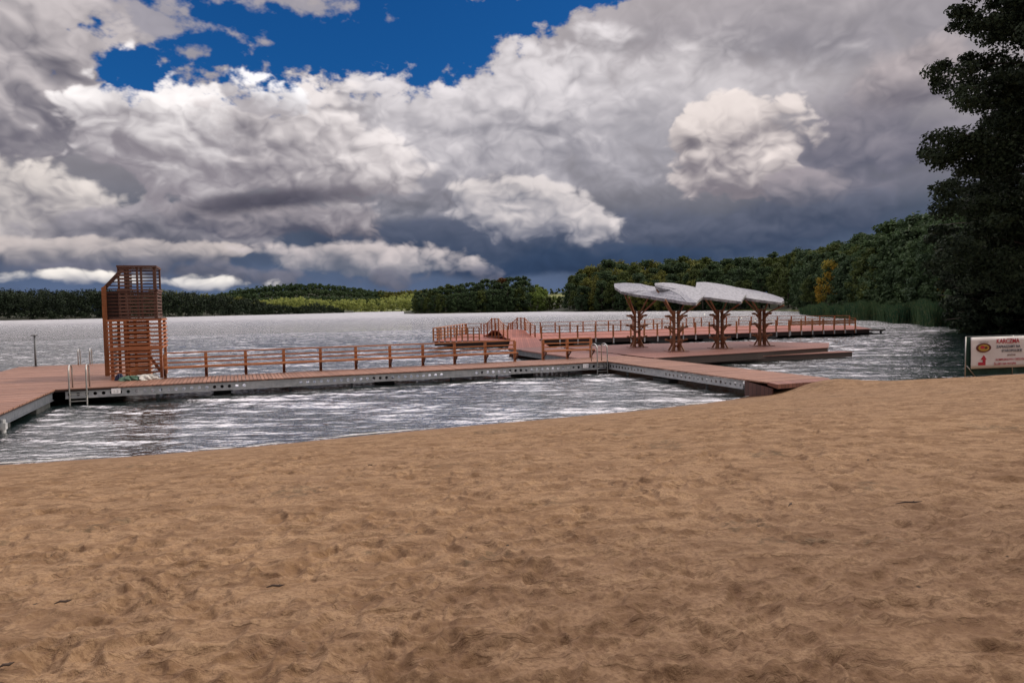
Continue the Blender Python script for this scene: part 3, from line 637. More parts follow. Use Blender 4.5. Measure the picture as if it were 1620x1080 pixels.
# ---------------------------------------------------------------- fence with banner
fb0 = at(1527,592,.52); fb1x, fb1y = fb0[0]+6.2, fb0[1]+1.3; fa = math.atan2(fb1y-fb0[1], fb1x-fb0[0])
fz = .42; fn = thing('fence', 'dark green mesh screen fence on thin steel posts at the right edge of the beach', 'fence', (fb0[0], fb0[1], fz), fa)
for x_ in (0, 2.1, 4.2, 6.3):
    mb = MB(); mb.tube([(x_,0,-.3),(x_,0,1.5)], .018, 8); mb.build('post', 'stainless', fn, True)
mb = MB(); mb.tube([(.05,.0,.42),(.42,-.02,.0)], .02, 8); mb.build('brace', 'stainless', fn, True)
mb = MB()
nn = 60
for i in range(nn):
    x0_, x1_ = .03+6.27*i/nn, .03+6.27*(i+1)/nn; y0_, y1_ = .03+.012*math.sin(i*.9), .03+.012*math.sin((i+1)*.9)
    mb.add([(x0_,y0_,.03),(x1_,y1_,.03),(x1_,y1_,1.49),(x0_,y0_,1.49),(x0_,y0_+.006,.03),(x1_,y1_+.006,.03),(x1_,y1_+.006,1.49),(x0_,y0_+.006,1.49)], [(0,1,2,3),(5,4,7,6),(3,2,6,7),(1,0,4,5)])
mb.build('mesh_screen', 'screen', fn)
for z_ in (.03, 1.5):
    mb = MB(); mb.tube([(0,.0,z_),(6.3,0,z_)], .012, 6); mb.build('wire', 'steel_dark', fn)
ca, sa = math.cos(fa), math.sin(fa)
bn = thing('banner', 'white advertising banner with red lettering, oval emblem and red arrow tied on the green fence', 'banner', (fb0[0]+.17*ca+.05*sa, fb0[1]+.17*sa-.05*ca, fz+.30), fa)
mb = MB(); nn = 48; wB, hB = 3.0, 1.17
V = []; 
for i in range(nn+1):
    for j in range(9):
        x_ = wB*i/nn; z_ = hB*j/8; V.append((x_+.02*(1-j/8)*(i==0), -.012*math.sin(x_*5+j*.4)*.6, z_))
Fs = [(i*9+j,(i+1)*9+j,(i+1)*9+j+1,i*9+j+1) for i in range(nn) for j in range(8)]
mb.add(V, Fs); o = mb.build('sheet', 'banner', bn, True); so = o.modifiers.new('thick', 'SOLIDIFY'); so.thickness = .004; so.offset = 1
yb = -.022
def ell_(cx, cz, rx, rz_, y_, mat, name, par):
    mb = MB(); n = 28; mb.add([(cx+rx*math.cos(2*math.pi*k/n), y_, cz+rz_*math.sin(2*math.pi*k/n)) for k in range(n)]+[(cx+rx*math.cos(2*math.pi*k/n), y_+.012, cz+rz_*math.sin(2*math.pi*k/n)) for k in range(n)],
        [tuple(range(n))]+[(k,n+k,n+(k+1)%n,(k+1)%n) for k in range(n)]); return mb.build(name, mat, par)
em = ell_(.56, .77, .33, .17, yb, 'maroon_ink', 'emblem', bn); ell_(.56, .77, .24, .125, yb-.002, 'gold_ink', 'emblem_centre', em); ell_(.50,.79,.10,.06,yb-.004,'red_ink','emblem_mark',em); ell_(.66,.77,.07,.05,yb-.004,'maroon_ink','emblem_mark',em)
text('small_lettering', 'RESTAURACJA', .062, 'grey_ink', (.37,yb,.965), bn, bold=.001)
mb = MB(); mb.add([(x_, yb, z_) for x_, z_ in ((.33,.12),(.65,.12),(.65,.33),(.70,.33),(.575,.49),(.44,.33),(.53,.33),(.53,.23),(.33,.23))]+[(x_, yb+.012, z_) for x_, z_ in ((.33,.12),(.65,.12),(.65,.33),(.70,.33),(.575,.49),(.44,.33),(.53,.33),(.53,.23),(.33,.23))],
       [tuple(range(9))]+[(i,9+i,9+(i+1)%9,(i+1)%9) for i in range(9)]); mb.build('arrow', 'red_ink', bn)
text('headline', 'KARCZMA', .235, 'red_ink', (1.12,yb,.92), bn, bold=.004, sx=.93)
text('lettering', 'ZAPRASZAMY NA', .135, 'dark_ink', (1.12,yb,.745), bn, bold=.002)
text('lettering', 'STAROPOLSKIE', .135, 'dark_ink', (1.36,yb,.59), bn, bold=.002)
text('lettering', 'JEDZENIE', .09, 'maroon_ink', (1.62,yb,.44), bn)
text('lettering', 'KOMPLEKSOWA OBSŁUGA', .11, 'red_ink', (1.10,yb,.27), bn, bold=.001)
text('lettering', 'ŚLUBY NA WYSPIE', .12, 'red_ink', (1.02,yb,.11), bn, bold=.001)
# ---------------------------------------------------------------- far land
def interp(pts, x): xs, ys = zip(*pts); return np.interp(x, xs, ys)
def shoreY(D, px): a = (px-810)/F; return (a*D, D)
def band(name, mat, pts, depth, rise, kind='structure', back=600):
    """land sheet from a shoreline [(px, D)] going inland by depth, rising to rise(px)"""
    xs = np.linspace(pts[0][0], pts[-1][0], 90); ts = [-.04,0,.02,.1,.25,.45,.7,1.,1.8]; V = []
    for x_ in xs:
        D_ = interp(pts, x_); R_ = interp(rise, x_) if isinstance(rise, list) else rise; dp = interp(depth, x_) if isinstance(depth, list) else depth
        for t_ in ts:
            d_ = D_+dp*t_; tt = min(max(t_, 0), 1); z_ = -.8 if t_ < 0 else .25*(t_ > 0)+R_*(tt**1.1) + (0 if t_ <= 0 else 1.2*float(fb(np.array([x_*.03]), np.array([t_*4.]), 5, 3)[0]))
            V.append(((x_-810)/F*d_, d_, z_))
    k = len(ts); Qd = [(i*k+j,(i+1)*k+j,(i+1)*k+j+1,i*k+j+1) for i in range(len(xs)-1) for j in range(k-1)]
    o = newobj(name, npmesh(name, V, Qd), mat, None, True); return tag(o, kind=kind)
def bandz(pts, depth, rise, px, t):
    R_ = interp(rise, px) if isinstance(rise, list) else rise; return .25+R_*t**1.1
# leaf clouds
def leaves(cent, rad, n, size, rng, flat=1., up=.3):
    """n leaf-clump quads round each centre (numpy)"""
    cent = np.repeat(np.asarray(cent, float), n, 0); rad = np.repeat(np.asarray(rad, float), n)
    d = rng.normal(size=(len(cent), 3)); d /= np.linalg.norm(d, axis=1)[:,None]; r = rad*(rng.random(len(cent))**.45)
    p = cent+d*r[:,None]*np.array([1,1,flat]); nrm = d+rng.normal(size=d.shape)*.7+np.array([0,0,up]); nrm /= np.linalg.norm(nrm, axis=1)[:,None]
    a = np.cross(nrm, rng.normal(size=d.shape)); a /= np.linalg.norm(a, axis=1)[:,None]; b_ = np.cross(nrm, a); s_ = (size*(.6+.8*rng.random(len(p))))[:,None]
    V = np.stack([p-a*s_, p-b_*s_*.62+nrm*s_*.12, p+a*s_, p+b_*s_*.62+nrm*s_*.12], 1).reshape(-1, 3)
    return V, np.arange(len(V)).reshape(-1, 4)
def clumps(kind, h, rng):
    c = []; r = []
    if kind == 'broad':
        n = 46; base, rx = .24*h, .30*h
        for i in range(n):
            z_ = rng.random(); a = rng.random()*6.283; prof_ = math.sin(math.pi*min(1, .10+.86*z_))**.55*(1-.25*z_); rr_ = rx*prof_*(.45+.55*rng.random()**.5)*(1+.22*math.sin(a*2+i))
            c.append((rr_*math.cos(a), rr_*math.sin(a), base+z_*(h-base)*.93)); r.append(h*(.065+.055*rng.random()))
    elif kind == 'full':
        n = 54; base, rx = .04*h, .30*h
        for i in range(n):
            z_ = rng.random(); a = rng.random()*6.283; prof_ = math.sin(math.pi*min(1, .2+.76*z_))**.5*(1-.2*z_); rr_ = rx*prof_*(.5+.5*rng.random()**.5)
            c.append((rr_*math.cos(a), rr_*math.sin(a), base+z_*(h-base)*.93)); r.append(h*(.06+.06*rng.random()))
    elif kind == 'pine':
        n = 34
        for i in range(n):
            z_ = .42+.56*rng.random(); a = rng.random()*6.283; rr_ = h*.17*(1.15-z_*.75)*(.3+.9*rng.random()); c.append((rr_*math.cos(a), rr_*math.sin(a), z_*h)); r.append(h*(.045+.04*rng.random()))
    elif kind == 'spruce':
        n = 60
        for i in range(n):
            z_ = (i+.5)/n; a = rng.random()*6.283; rr_ = h*.17*(1-z_)*(.45+.6*rng.random()); c.append((rr_*math.cos(a), rr_*math.sin(a), h*(.07+z_*.91))); r.append(h*(.025+.045*(1-z_)))
    elif kind == 'shrub':
        n = 20
        for i in range(n):
            a = rng.random()*6.283; z_ = rng.random(); rr_ = h*.55*rng.random()**.5*(1-.5*z_); c.append((rr_*math.cos(a), rr_*math.sin(a), h*(.12+.72*z_))); r.append(h*(.13+.1*rng.random()))
    return c, r
def make_tree(name, label, cat, kind, h, leaf, n=42, size=.42, seed=0, bark='bark', group=None, cl=None):
    rng = np.random.default_rng(seed); c, r = cl or clumps(kind, h, rng)
    t = thing(name, label, cat, (0,0,0), 0, group)
    V, Q_ = leaves(c, r, n, size, rng, .75 if kind != 'pine' else .5); newobj('crown', npmesh('crown', V, Q_), leaf, t)
    mb = MB(); lean = rng.normal()*.012*h; tr = h*.014+.05; top = h*.9 if kind in ('pine','spruce') else h*.74
    pts = [(lean*(z_/h)**2, .3*lean*(z_/h), z_) for z_ in (-.4, h*.2, h*.45, top)]; mb.tube(pts, [tr*1.25, tr, tr*.75, tr*.25], 7)
    for k in range(0, len(c), 4 if kind != 'shrub' else 9):
        x_, y_, z_ = c[k]; z0 = max(h*.18, z_-h*.14); mb.tube([(lean*(z0/h)**2, 0, z0), (x_*.5, y_*.5, (z0+z_)/2), (x_, y_, z_)], [tr*.4, tr*.25, tr*.08], 5)
    mb.build('trunk', bark, t, True)
    return t
used = set(); protos = {}
def plant(pkey, x, y, z, s, rz, label=None, group=None, cat=None):
    pr = protos[pkey]
    if pkey not in used: used.add(pkey); o = pr
    else: o = copy_tree(pr)
    o.location = (x, y, z); o.rotation_euler = (0, 0, rz); o.scale = (s*random.uniform(.9,1.12), s*random.uniform(.9,1.12), s)
    if label: o['label'] = label
    if group: o['group'] = group
    return o
GR, GP = 'trees in the forest on the right shore', 'trees on the wooded point across the lake'
defs = {
 'broad_dark': ('broadleaf_tree','dark green broadleaf tree in the dense forest on the right shore','broad','leaf_dark','bark',GR),
 'full_dark': ('broadleaf_tree','dark green tree leafy down to the ground along the right shore','full','leaf_dark','bark',GR),
 'broad_mid': ('broadleaf_tree','mid green broadleaf tree in the forest on the right shore','broad','leaf_mid','bark',GR),
 'full_olive': ('broadleaf_tree','yellowish olive broadleaf tree in the forest behind the canopies','full','leaf_olive','bark',GR),
 'pine_dark': ('pine_tree','tall dark pine showing above the forest on the right shore','pine','leaf_dark','bark',GR),
 'spruce_dark': ('spruce_tree','pointed dark spruce in the forest on the right shore','spruce','leaf_dark','bark',GR),
 'rust': ('broadleaf_tree','rust brown tinged broadleaf tree in the forest on the right shore','broad','leaf_rust','bark',GR),
 'p_broad': ('broadleaf_tree','dark green broadleaf tree on the wooded point across the lake','broad','leaf_dark','pale_bark',GP),
 'p_full': ('broadleaf_tree','dense dark tree leafy to the waterline on the wooded point','full','leaf_dark','bark',GP),
 'p_mid': ('broadleaf_tree','mid green broadleaf tree on the wooded point across the lake','full','leaf_mid','bark',GP),
 'p_rust': ('broadleaf_tree','brownish green broadleaf tree on the wooded point','broad','leaf_rust','bark',GP),
 'p_fresh': ('broadleaf_tree','bright fresh green sunlit tree at the right end of the wooded point','full','leaf_fresh','pale_bark',GP),
}
for i, (k, (nm, lb, kd, lf, bk, gr)) in enumerate(defs.items()):
    protos[k] = make_tree(nm, lb, 'tree', kd, 20, lf, n=58 if kd in ('broad','full') else 40, size=.5 if kd != 'spruce' else .42, seed=100+i, bark=bk, group=gr)
for i, k in enumerate(('broad_dark','full_dark')):
    nm, lb, kd, lf, bk, gr = defs[k]; protos[k+'2'] = make_tree(nm, lb, 'tree', kd, 20, lf, n=58, size=.5, seed=140+i, bark=bk, group=gr)
# right shore land and forest
RS = [(860,470),(900,427),(1000,370),(1100,335),(1200,300),(1262,262),(1285,205),(1330,160),(1400,125),(1480,98),(1560,80),(1700,62),(1900,60)]
RD = [(860,130),(1100,110),(1262,100),(1400,80),(1560,60),(1900,50)]
RR = [(860,4),(900,9),(960,13),(1000,11),(1100,8),(1250,8),(1350,9),(1480,9),(1900,8)]
band('ground', 'forest_floor', RS, RD, RR)
sky_r = [(895,440),(915,428),(930,420),(965,409),(1000,413),(1030,410),(1060,407),(1100,404),(1115,404),(1150,410),(1180,402),(1210,400),(1250,397),(1290,390),(1320,380),(1350,376),(1380,362),(1400,354),(1430,344),(1450,338),(1480,328),(1520,318),(1560,300),(1700,290)]
def hor(px): return 486-(px-810)*math.tan(ROLL)
nt_ = 0
for row, (t_, cnt, fac) in enumerate(((.03,62,.62),(.16,56,.78),(.34,46,.90),(.6,40,.98),(.9,30,1.02))):
    for i in range(cnt):
        # even in world distance along the shore: sample px with weight on far part
        f_ = (i+random.uniform(.1,.9))/cnt; px_ = 898+ (1570-898)*f_**.93
        if row == 0 and (1205 < px_ < 1262 or 1294 < px_ < 1332): continue
        D_ = interp(RS, px_)+interp(RD, px_)*(t_+random.uniform(-.05,.05)) + (3 if row == 0 else 0)
        x_ = (px_-810)/F*D_; zg = bandz(RS, RD, RR, px_, max(t_, .01)); top = H+(hor(px_)-interp(sky_r, px_))*D_/F
        h_ = (top-zg)*fac*random.uniform(.88,1.03)
        if row >= 3: h_ = (top-zg)*random.uniform(.9,1.03)
        h_ = max(h_, 7); h_ = min(h_, 30)
        r_ = random.random()
        if px_ < 1110: k = 'full_olive' if r_ < (.42 if 930 < px_ < 1060 else .2) else 'broad_mid' if r_ < .6 else 'full_dark'
        elif px_ < 1300: k = 'broad_mid' if r_ < .22 else 'pine_dark' if r_ < .38 else 'spruce_dark' if r_ < .46 else 'broad_dark2' if r_ < .75 else 'full_dark'
        elif px_ < 1400: k = 'rust' if (r_ < .08 and row > 1) else 'broad_mid' if r_ < .32 else 'pine_dark' if r_ < .40 and row > 1 else 'full_dark2' if r_ < .7 else 'broad_dark'
        else: k = 'full_dark' if r_ < .4 else 'full_dark2' if r_ < .7 else 'broad_dark2' if r_ < .9 else 'spruce_dark'
        if row == 0 and k in ('broad_dark','broad_dark2'): k = 'full_dark2'
        plant(k, x_, D_, zg-.3, h_/20, random.random()*6.28); nt_ += 1
# the autumn tree and other single ones
def at_shore(px_, D_, z_=0): return ((px_-810)/F*D_, D_, z_)
g1 = make_tree('autumn_tree', 'golden yellow and orange autumn tree standing out against the dark forest', 'tree', 'full', 15, 'leaf_gold', n=52, size=.30, seed=31); x_, y_, z_ = at_shore(1313, 176, .6); g1.location = (x_, y_, .6); g1.scale = (.72,.72,.9)
g2 = make_tree('shrub', 'bright yellow-green shrub at the foot of the golden tree', 'shrub', 'shrub', 5, 'leaf_fresh', n=40, size=.25, seed=32); g2.location = at_shore(1341, 160, .5); g2.scale = (.8,.8,.8)
g3 = make_tree('young_tree', 'slim young tree with orange-red leaves above the reeds at right', 'tree', 'full', 7.5, 'leaf_gold', n=18, size=.16, seed=33); g3.location = at_shore(1494, 96, .8); g3.scale = (.42,.42,1)
g4 = make_tree('shrub', 'fresh green shrub under the slim orange tree behind the reeds', 'shrub', 'shrub', 4, 'leaf_fresh', n=30, size=.14, seed=34); g4.location = at_shore(1500, 92, .7); g4.scale = (.55,.55,.9)
g5 = make_tree('shrub', 'low bright shrub on the grassy shore right of the canopy roofs', 'shrub', 'shrub', 3.4, 'leaf_mid', n=30, size=.25, seed=35); g5.location = at_shore(1195, 296, .5)
# grassy shore strip
mb = MB(); a = [(1150,318),(1200,300),(1262,255),(1275,250),(1270,285),(1200,345),(1150,350)]
mb.prism([((p-810)/F*d_, d_) for p, d_ in a], -.5, .45); tag(mb.build('grass_bank', 'grassland'), kind='structure')
# wooded point
PS = [(640,500),(655,470),(700,462),(760,468),(820,472),(880,478),(930,480)]; PR = [(640,1),(680,4),(760,7),(830,8),(930,4)]
band('ground', 'forest_floor', PS, 90, PR)
sky_p = [(648,466),(655,460),(680,453),(700,449),(725,446),(760,441),(785,434),(800,436),(830,434),(838,445),(850,449),(875,452),(905,450)]
for row, (t_, cnt, fac) in enumerate(((.03,26,.72),(.3,22,.88),(.7,20,1.))):
    for i in range(cnt):
        px_ = 655+(902-655)*(i+random.uniform(.2,.8))/cnt
        if px_ > 868 and row > 0: continue
        D_ = interp(PS, px_)+90*t_+4; x_ = (px_-810)/F*D_; zg = bandz(PS, 90, PR, px_, t_); top = H+(hor(px_)-interp(sky_p, px_))*D_/F
        h_ = max(6, (top-zg)*fac*random.uniform(.9,1.04)); r_ = random.random()
        k = 'p_full' if r_ < .5 else 'p_broad' if r_ < .7 else 'p_mid' if r_ < .94 else 'p_rust'
        if px_ > 835: k = 'p_fresh' if r_ < .6 else 'p_mid'; h_ = min(h_, 11 if px_ > 868 else 17)
        elif row == 0 and k == 'p_rust': k = 'p_full'
        plant(k, x_, D_, zg-.3, h_/20, random.random()*6.28)
for k in list(protos):
    if k not in used:
        for ch in list(protos[k].children): bpy.data.objects.remove(ch)
        bpy.data.objects.remove(protos[k])
# meadow hill seen between the point and the right forest
band('meadow_hill', 'grassland', [(840,640),(930,600)], 160, [(840,16),(900,19),(930,23)])
def wood(name, label, leaf, trees, n=13, size=.9, seed=1):
    """far-off wood that reads as one mass: one object"""
    rng = np.random.default_rng(seed); c = []; r = []
    for x_, y_, z_, h_ in trees:
        k = 9
        for i in range(k):
            zz_ = rng.random(); a = rng.random()*6.283; q_ = h_*.28*(1-.45*zz_)*rng.random()**.5; c.append((x_+q_*math.cos(a), y_+q_*math.sin(a), z_+h_*(.08+.82*zz_))); r.append(h_*(.13+.07*rng.random()))
    V, Q_ = leaves(c, r, n, size, rng, .8); o = newobj(name, npmesh(name, V, Q_), leaf); return tag(o, label, 'wood', kind='stuff')
def fill(pts, depth, rise, skyl, cnt, ts, hmin=8, hmax=24, fixed=None, x0=None, x1=None, seed=3):
    rng = random.Random(seed); out = []
    for t_ in ts:
        for i in range(cnt):
            px_ = x0+(x1-x0)*(i+rng.random())/cnt; D_ = interp(pts, px_)+depth*t_+rng.uniform(-6,6); zg = bandz(pts, depth, rise, px_, t_)-.5
            h_ = fixed*rng.uniform(.7,1.2) if fixed else min(max((H+(hor(px_)-interp(skyl, px_))*D_/F-zg)*rng.uniform(.72,1.05), hmin), hmax)
            out.append(((px_-810)/F*D_, D_, zg, h_))
    return out
# left shore wood
LS = [(-420,470),(0,540),(200,580),(330,640),(470,760),(560,900)]; LR = [(-420,8),(0,9),(160,7),(260,8),(340,7),(420,5),(560,2)]
band('ground', 'forest_floor', LS, 160, LR)
sky_l = [(-420,440),(0,449),(30,450),(60,453),(85,449),(110,452),(150,453),(200,455),(250,457),(300,459),(330,462),(360,464),(400,472),(440,480),(480,484),(560,487)]
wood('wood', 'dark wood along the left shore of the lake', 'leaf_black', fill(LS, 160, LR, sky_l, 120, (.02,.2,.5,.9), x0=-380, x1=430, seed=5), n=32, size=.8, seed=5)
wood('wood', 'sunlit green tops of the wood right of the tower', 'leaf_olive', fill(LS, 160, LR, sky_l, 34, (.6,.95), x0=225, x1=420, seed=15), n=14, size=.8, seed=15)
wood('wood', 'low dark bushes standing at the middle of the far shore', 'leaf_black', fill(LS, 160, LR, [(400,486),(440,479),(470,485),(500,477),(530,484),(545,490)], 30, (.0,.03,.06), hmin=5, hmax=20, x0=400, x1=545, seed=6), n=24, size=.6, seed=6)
# bright valley wood
VS = [(360,980),(640,1080),(700,1080)]; VR = [(360,12),(520,14),(640,20),(700,22)]
band('ground', 'grassland', VS, 420, VR)
sky_v = [(360,478),(400,476),(440,470),(480,468),(520,474),(560,473),(600,472),(640,463),(700,460)]
wood('wood', 'bright yellow-green wood in the sunlit valley across the lake', 'leaf_field', fill(VS, 420, VR, sky_v, 60, (.0,.25,.6,.95), x0=390, x1=670, seed=7, hmax=22), n=12, size=1.4, seed=7)
wood('wood', 'greener trees mixed into the sunlit valley wood', 'leaf_mid', fill(VS, 420, VR, sky_v, 24, (.05,.4,.8), x0=380, x1=670, seed=17, hmax=20), n=12, size=1.4, seed=17)
# dark hill behind
BS = [(300,1650),(720,1800)]; BR = [(300,30),(345,40),(390,52),(440,64),(500,72),(560,58),(610,44),(650,44),(720,50)]
band('hill', 'forest_floor', BS, 420, BR)
sky_b = [(335,466),(350,462),(380,455),(420,451),(460,448),(478,446),(485,451),(492,447),(520,449),(560,453),(590,458),(620,461),(660,458),(700,456)]
wood('wood', 'dark wooded ridge behind the sunlit valley', 'leaf_dark', fill(BS, 420, BR, sky_b, 110, (.2,.5,.8,1.0), x0=325, x1=610, seed=8, hmin=12, hmax=30), n=12, size=2.0, seed=8)
wood('wood', 'lighter green wooded ridge left of the wooded point', 'leaf_olive', fill(BS, 420, BR, sky_b, 50, (.5,.8,1.0), x0=600, x1=700, seed=9, hmin=12, hmax=26), n=12, size=2.0, seed=9)
# small trees on meadow hill
wood('wood', 'line of small trees on the meadow hill between the point and forest', 'leaf_mid', fill([(840,640),(930,600)], 160, [(840,16),(900,19),(930,23)], [(850,452),(890,450),(930,440)], 14, (.95,), fixed=6, x0=850, x1=915, seed=10), n=12, size=.7, seed=10)
# ---------------------------------------------------------------- reeds
rng = np.random.default_rng(11)
RB = [(1266,190),(1285,165),(1330,136),(1380,116),(1430,100),(1480,88),(1530,78),(1600,68),(1720,58)]
n = 60000; px_ = 1266+(1720-1266)*rng.random(n)**1.0; D_ = np.interp(px_, *zip(*RB)); dep = np.interp(px_, (1266,1330,1720), (6,22,16)); D_ = D_+dep*rng.random(n)+3*np.sin(px_*.11)
X_ = (px_-810)/F*D_; hh = (2.15+.9*rng.random(n))*np.interp(px_, (1266,1300,1720), (.55,1,1.0))*(1+.12*np.sin(px_*.07)+.1*np.sin(px_*.31)); wd = .035+.05*rng.random(n); an = rng.random(n)*3.14; lx = rng.normal(size=n)*.28; ly = rng.normal(size=n)*.28
dx, dy = np.cos(an)*wd, np.sin(an)*wd; zz_ = np.zeros(n)-.2
V = np.stack([np.stack([X_-dx, D_-dy, zz_], 1), np.stack([X_+dx, D_+dy, zz_], 1), np.stack([X_+dx*.8+lx*.5, D_+dy*.8+ly*.5, hh*.65], 1), np.stack([X_-dx*.8+lx*.5, D_-dy*.8+ly*.5, hh*.65], 1),
              np.stack([X_+dx*.2+lx*1.2, D_+ly*1.2, hh], 1), np.stack([X_-dx*.2+lx*1.2, D_+ly*1.2, hh], 1)], 1).reshape(-1,3)
i6 = np.arange(n)[:,None]*6; Qr = np.concatenate([i6+np.array([0,1,2,3]), i6+np.array([3,2,4,5])])
tag(newobj('reeds', npmesh('reeds', V, Qr), 'reed'), 'dense green reed bed along the right shore of the bay', 'reeds', kind='stuff')
# ---------------------------------------------------------------- big dark trees at the right
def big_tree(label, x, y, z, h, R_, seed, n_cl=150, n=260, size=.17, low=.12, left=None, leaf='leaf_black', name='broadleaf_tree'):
    rng = np.random.default_rng(seed); c = []; r = []; limbs = []
    nl = 46
    for i in range(nl):
        zf = low+(1-low)*((i+.5)/nl); a = i*2.4+rng.random()*.6; reach = R_*(math.sin(math.pi*min(1, .22+.74*zf))**.6)*(.75+.4*rng.random())*(1-.15*zf)
        tip = (reach*math.cos(a), reach*math.sin(a), h*zf-reach*.08+rng.normal()*.4); st = (0, 0, max(h*zf-reach*.32, h*.06)); limbs.append((st, tip))
        m_ = max(3, int(n_cl/nl))
        for k in range(m_):
            f_ = .28+.75*(k+rng.random()*.6)/m_; c.append((tip[0]*f_+rng.normal()*.8, tip[1]*f_+rng.normal()*.8, st[2]+(tip[2]-st[2])*f_**.7+rng.normal()*.75)); r.append((1.0+.8*rng.random())*(1.3-.62*f_)*R_/8)
    t = thing(name, label, 'tree', (x, y, z)); V, Q_ = leaves(c, r, n, size, rng, .62, .2); newobj('crown', npmesh('crown', V, Q_), leaf, t)
    mb = MB(); mb.tube([(0,0,-.6),(.1,0,h*.2),(-.1,.1,h*.5),(0,0,h*.93)], [.42*h/26,.34*h/26,.22*h/26,.04], 10); mb.build('trunk', 'bark', t, True)
    mb = MB()
    for st, tip in limbs: mb.tube([st, tuple((a_+b2)/2+(.4 if j == 2 else 0) for j, (a_, b2) in enumerate(zip(st, tip))), tip], [.11, .06, .015], 6)
    mb.build('limbs', 'bark', t, True)
    return t
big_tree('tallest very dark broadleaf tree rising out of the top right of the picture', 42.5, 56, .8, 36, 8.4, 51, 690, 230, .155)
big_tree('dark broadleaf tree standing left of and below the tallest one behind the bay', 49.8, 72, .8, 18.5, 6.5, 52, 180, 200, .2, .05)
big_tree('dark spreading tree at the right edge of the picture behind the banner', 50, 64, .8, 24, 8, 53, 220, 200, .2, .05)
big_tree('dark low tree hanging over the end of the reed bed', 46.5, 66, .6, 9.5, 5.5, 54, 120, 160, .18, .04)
big_tree('unseen broadleaf tree added on the upper beach beyond the right edge of the picture', 25, 6.5, 1.5, 17, 6.5, 57, 150, 60, .16, .30, leaf='leaf_dark')  # out of view, added so its crown shades the near sand
# ---------------------------------------------------------------- world
SUN_AZ, SUN_EL = math.radians(80), math.radians(33)
wd_ = bpy.data.worlds.new('World'); S.world = wd_; wd_.use_nodes = True; nt = wd_.node_tree; nt.nodes.clear()
out = nt.nodes.new('ShaderNodeOutputWorld'); bg = nt.nodes.new('ShaderNodeBackground'); nt.links.new(bg.outputs[0], out.inputs[0])
sky = nt.nodes.new('ShaderNodeTexSky'); sky.sky_type = 'NISHITA'; sky.sun_disc = False; sky.sun_elevation = SUN_EL; sky.sun_rotation = SUN_AZ
STR = .10; bg.inputs[1].default_value = STR
tc = objco(nt, 'Generated'); nv_ = nt.nodes.new('ShaderNodeVectorMath'); nv_.operation = 'NORMALIZE'; nt.links.new(tc.k, nv_.inputs[0]); d = X(nt, nv_.outputs[0])
dx, dy, dz = xyz(nt, d)
AZ = dx.f('ARCTAN2', dy)*57.2958; EL = dz.f('ARCSINE')*57.2958
sq = mapping(nt, d, sc=(1,1,1.45))
wn = noise(nt, sq, 3.0, 3, .5, col=True); wx, wy, wz = xyz(nt, wn)
def addv(a, v):
    n = nt.nodes.new('ShaderNodeVectorMath'); n.operation = 'ADD'; nt.links.new(a.k, n.inputs[0])
    if isinstance(v, X): nt.links.new(v.k, n.inputs[1])
    else: n.inputs[1].default_value = v
    return X(nt, n.outputs[0])
def scv(a, f_):
    n = nt.nodes.new('ShaderNodeVectorMath'); n.operation = 'SCALE'; nt.links.new(a.k, n.inputs[0])
    if isinstance(f_, X): nt.links.new(f_.k, n.inputs[3])
    else: n.inputs[3].default_value = f_
    return X(nt, n.outputs[0])
wf = noise(nt, sq, 16, 2, .55, col=True)
sw = addv(sq, scv(addv(wf, (-.5,-.5,-.5)), .055))
def puffs(vec):
    t_ = None
    for i, (sc_, w_) in enumerate(((6.5,.5),(14.5,.27),(31,.15),(66,.08))):
        q_ = ((noise(nt, vec, sc_, 0)-.5).f('ABSOLUTE'))*(4*w_); t_ = q_ if t_ is None else t_+q_
    return t_
V1 = puffs(sw); V2 = puffs(addv(sw, (.006,0,.016)))
N1 = noise(nt, sq, 5.0, 4, .55); N2 = noise(nt, addv(sq, (.016,0,.034)), 5.0, 3, .55)
B1 = noise(nt, sq, 40, 3, .6)
az_ = AZ+(wx-.5)*6; el_ = EL+(wy-.5)*3
pf = (V1-.45)*1.6
emb = (N1-N2)*2.1+(V1-V2)*1.25
nz = (N1-.5)*.9+pf*.42+(B1-.5)*.3
emc = emb*.76+pf*.28+(N1-.5)*.8
def P_(px, py, rx, ry, rot=0):
    a0, e0 = azel(px, py); a1 = azel(px+rx, py)[0]-azel(px-rx, py)[0]; e1_ = azel(px, py-ry)[1]-azel(px, py+ry)[1]
    cr_, sr_ = math.cos(rot), math.sin(rot)
    def lin(A_, B_):
        if abs(A_) < 1e-9: return el_.f('MULTIPLY_ADD', B_, -B_*e0)
        if abs(B_) < 1e-9: return az_.f('MULTIPLY_ADD', A_, -A_*a0)
        return az_.f('MULTIPLY_ADD', A_, el_.f('MULTIPLY_ADD', B_, -A_*a0-B_*e0))
    uu = lin(cr_*2/a1, sr_*2/a1); vv = lin(-sr_*2/e1_, cr_*2/e1_)
    return 1-(uu.f('MULTIPLY_ADD', uu, vv*vv)).f('SQRT'), vv
def col(r, g, b): return tuple((v/255/12.92 if v/255 <= .04045 else ((v/255+.055)/1.055)**2.4)/STR for v in (r,g,b))
# cloud deck base colour by height
base = mix(nt, el_.ss(0, 7), col(84,100,130), col(70,80,98))
base = mix(nt, el_.ss(5.5, 10), base, col(122,120,128)); base = mix(nt, el_.ss(9, 15), base, col(158,152,156)); base = mix(nt, el_.ss(17, 30), base, col(172,164,166))
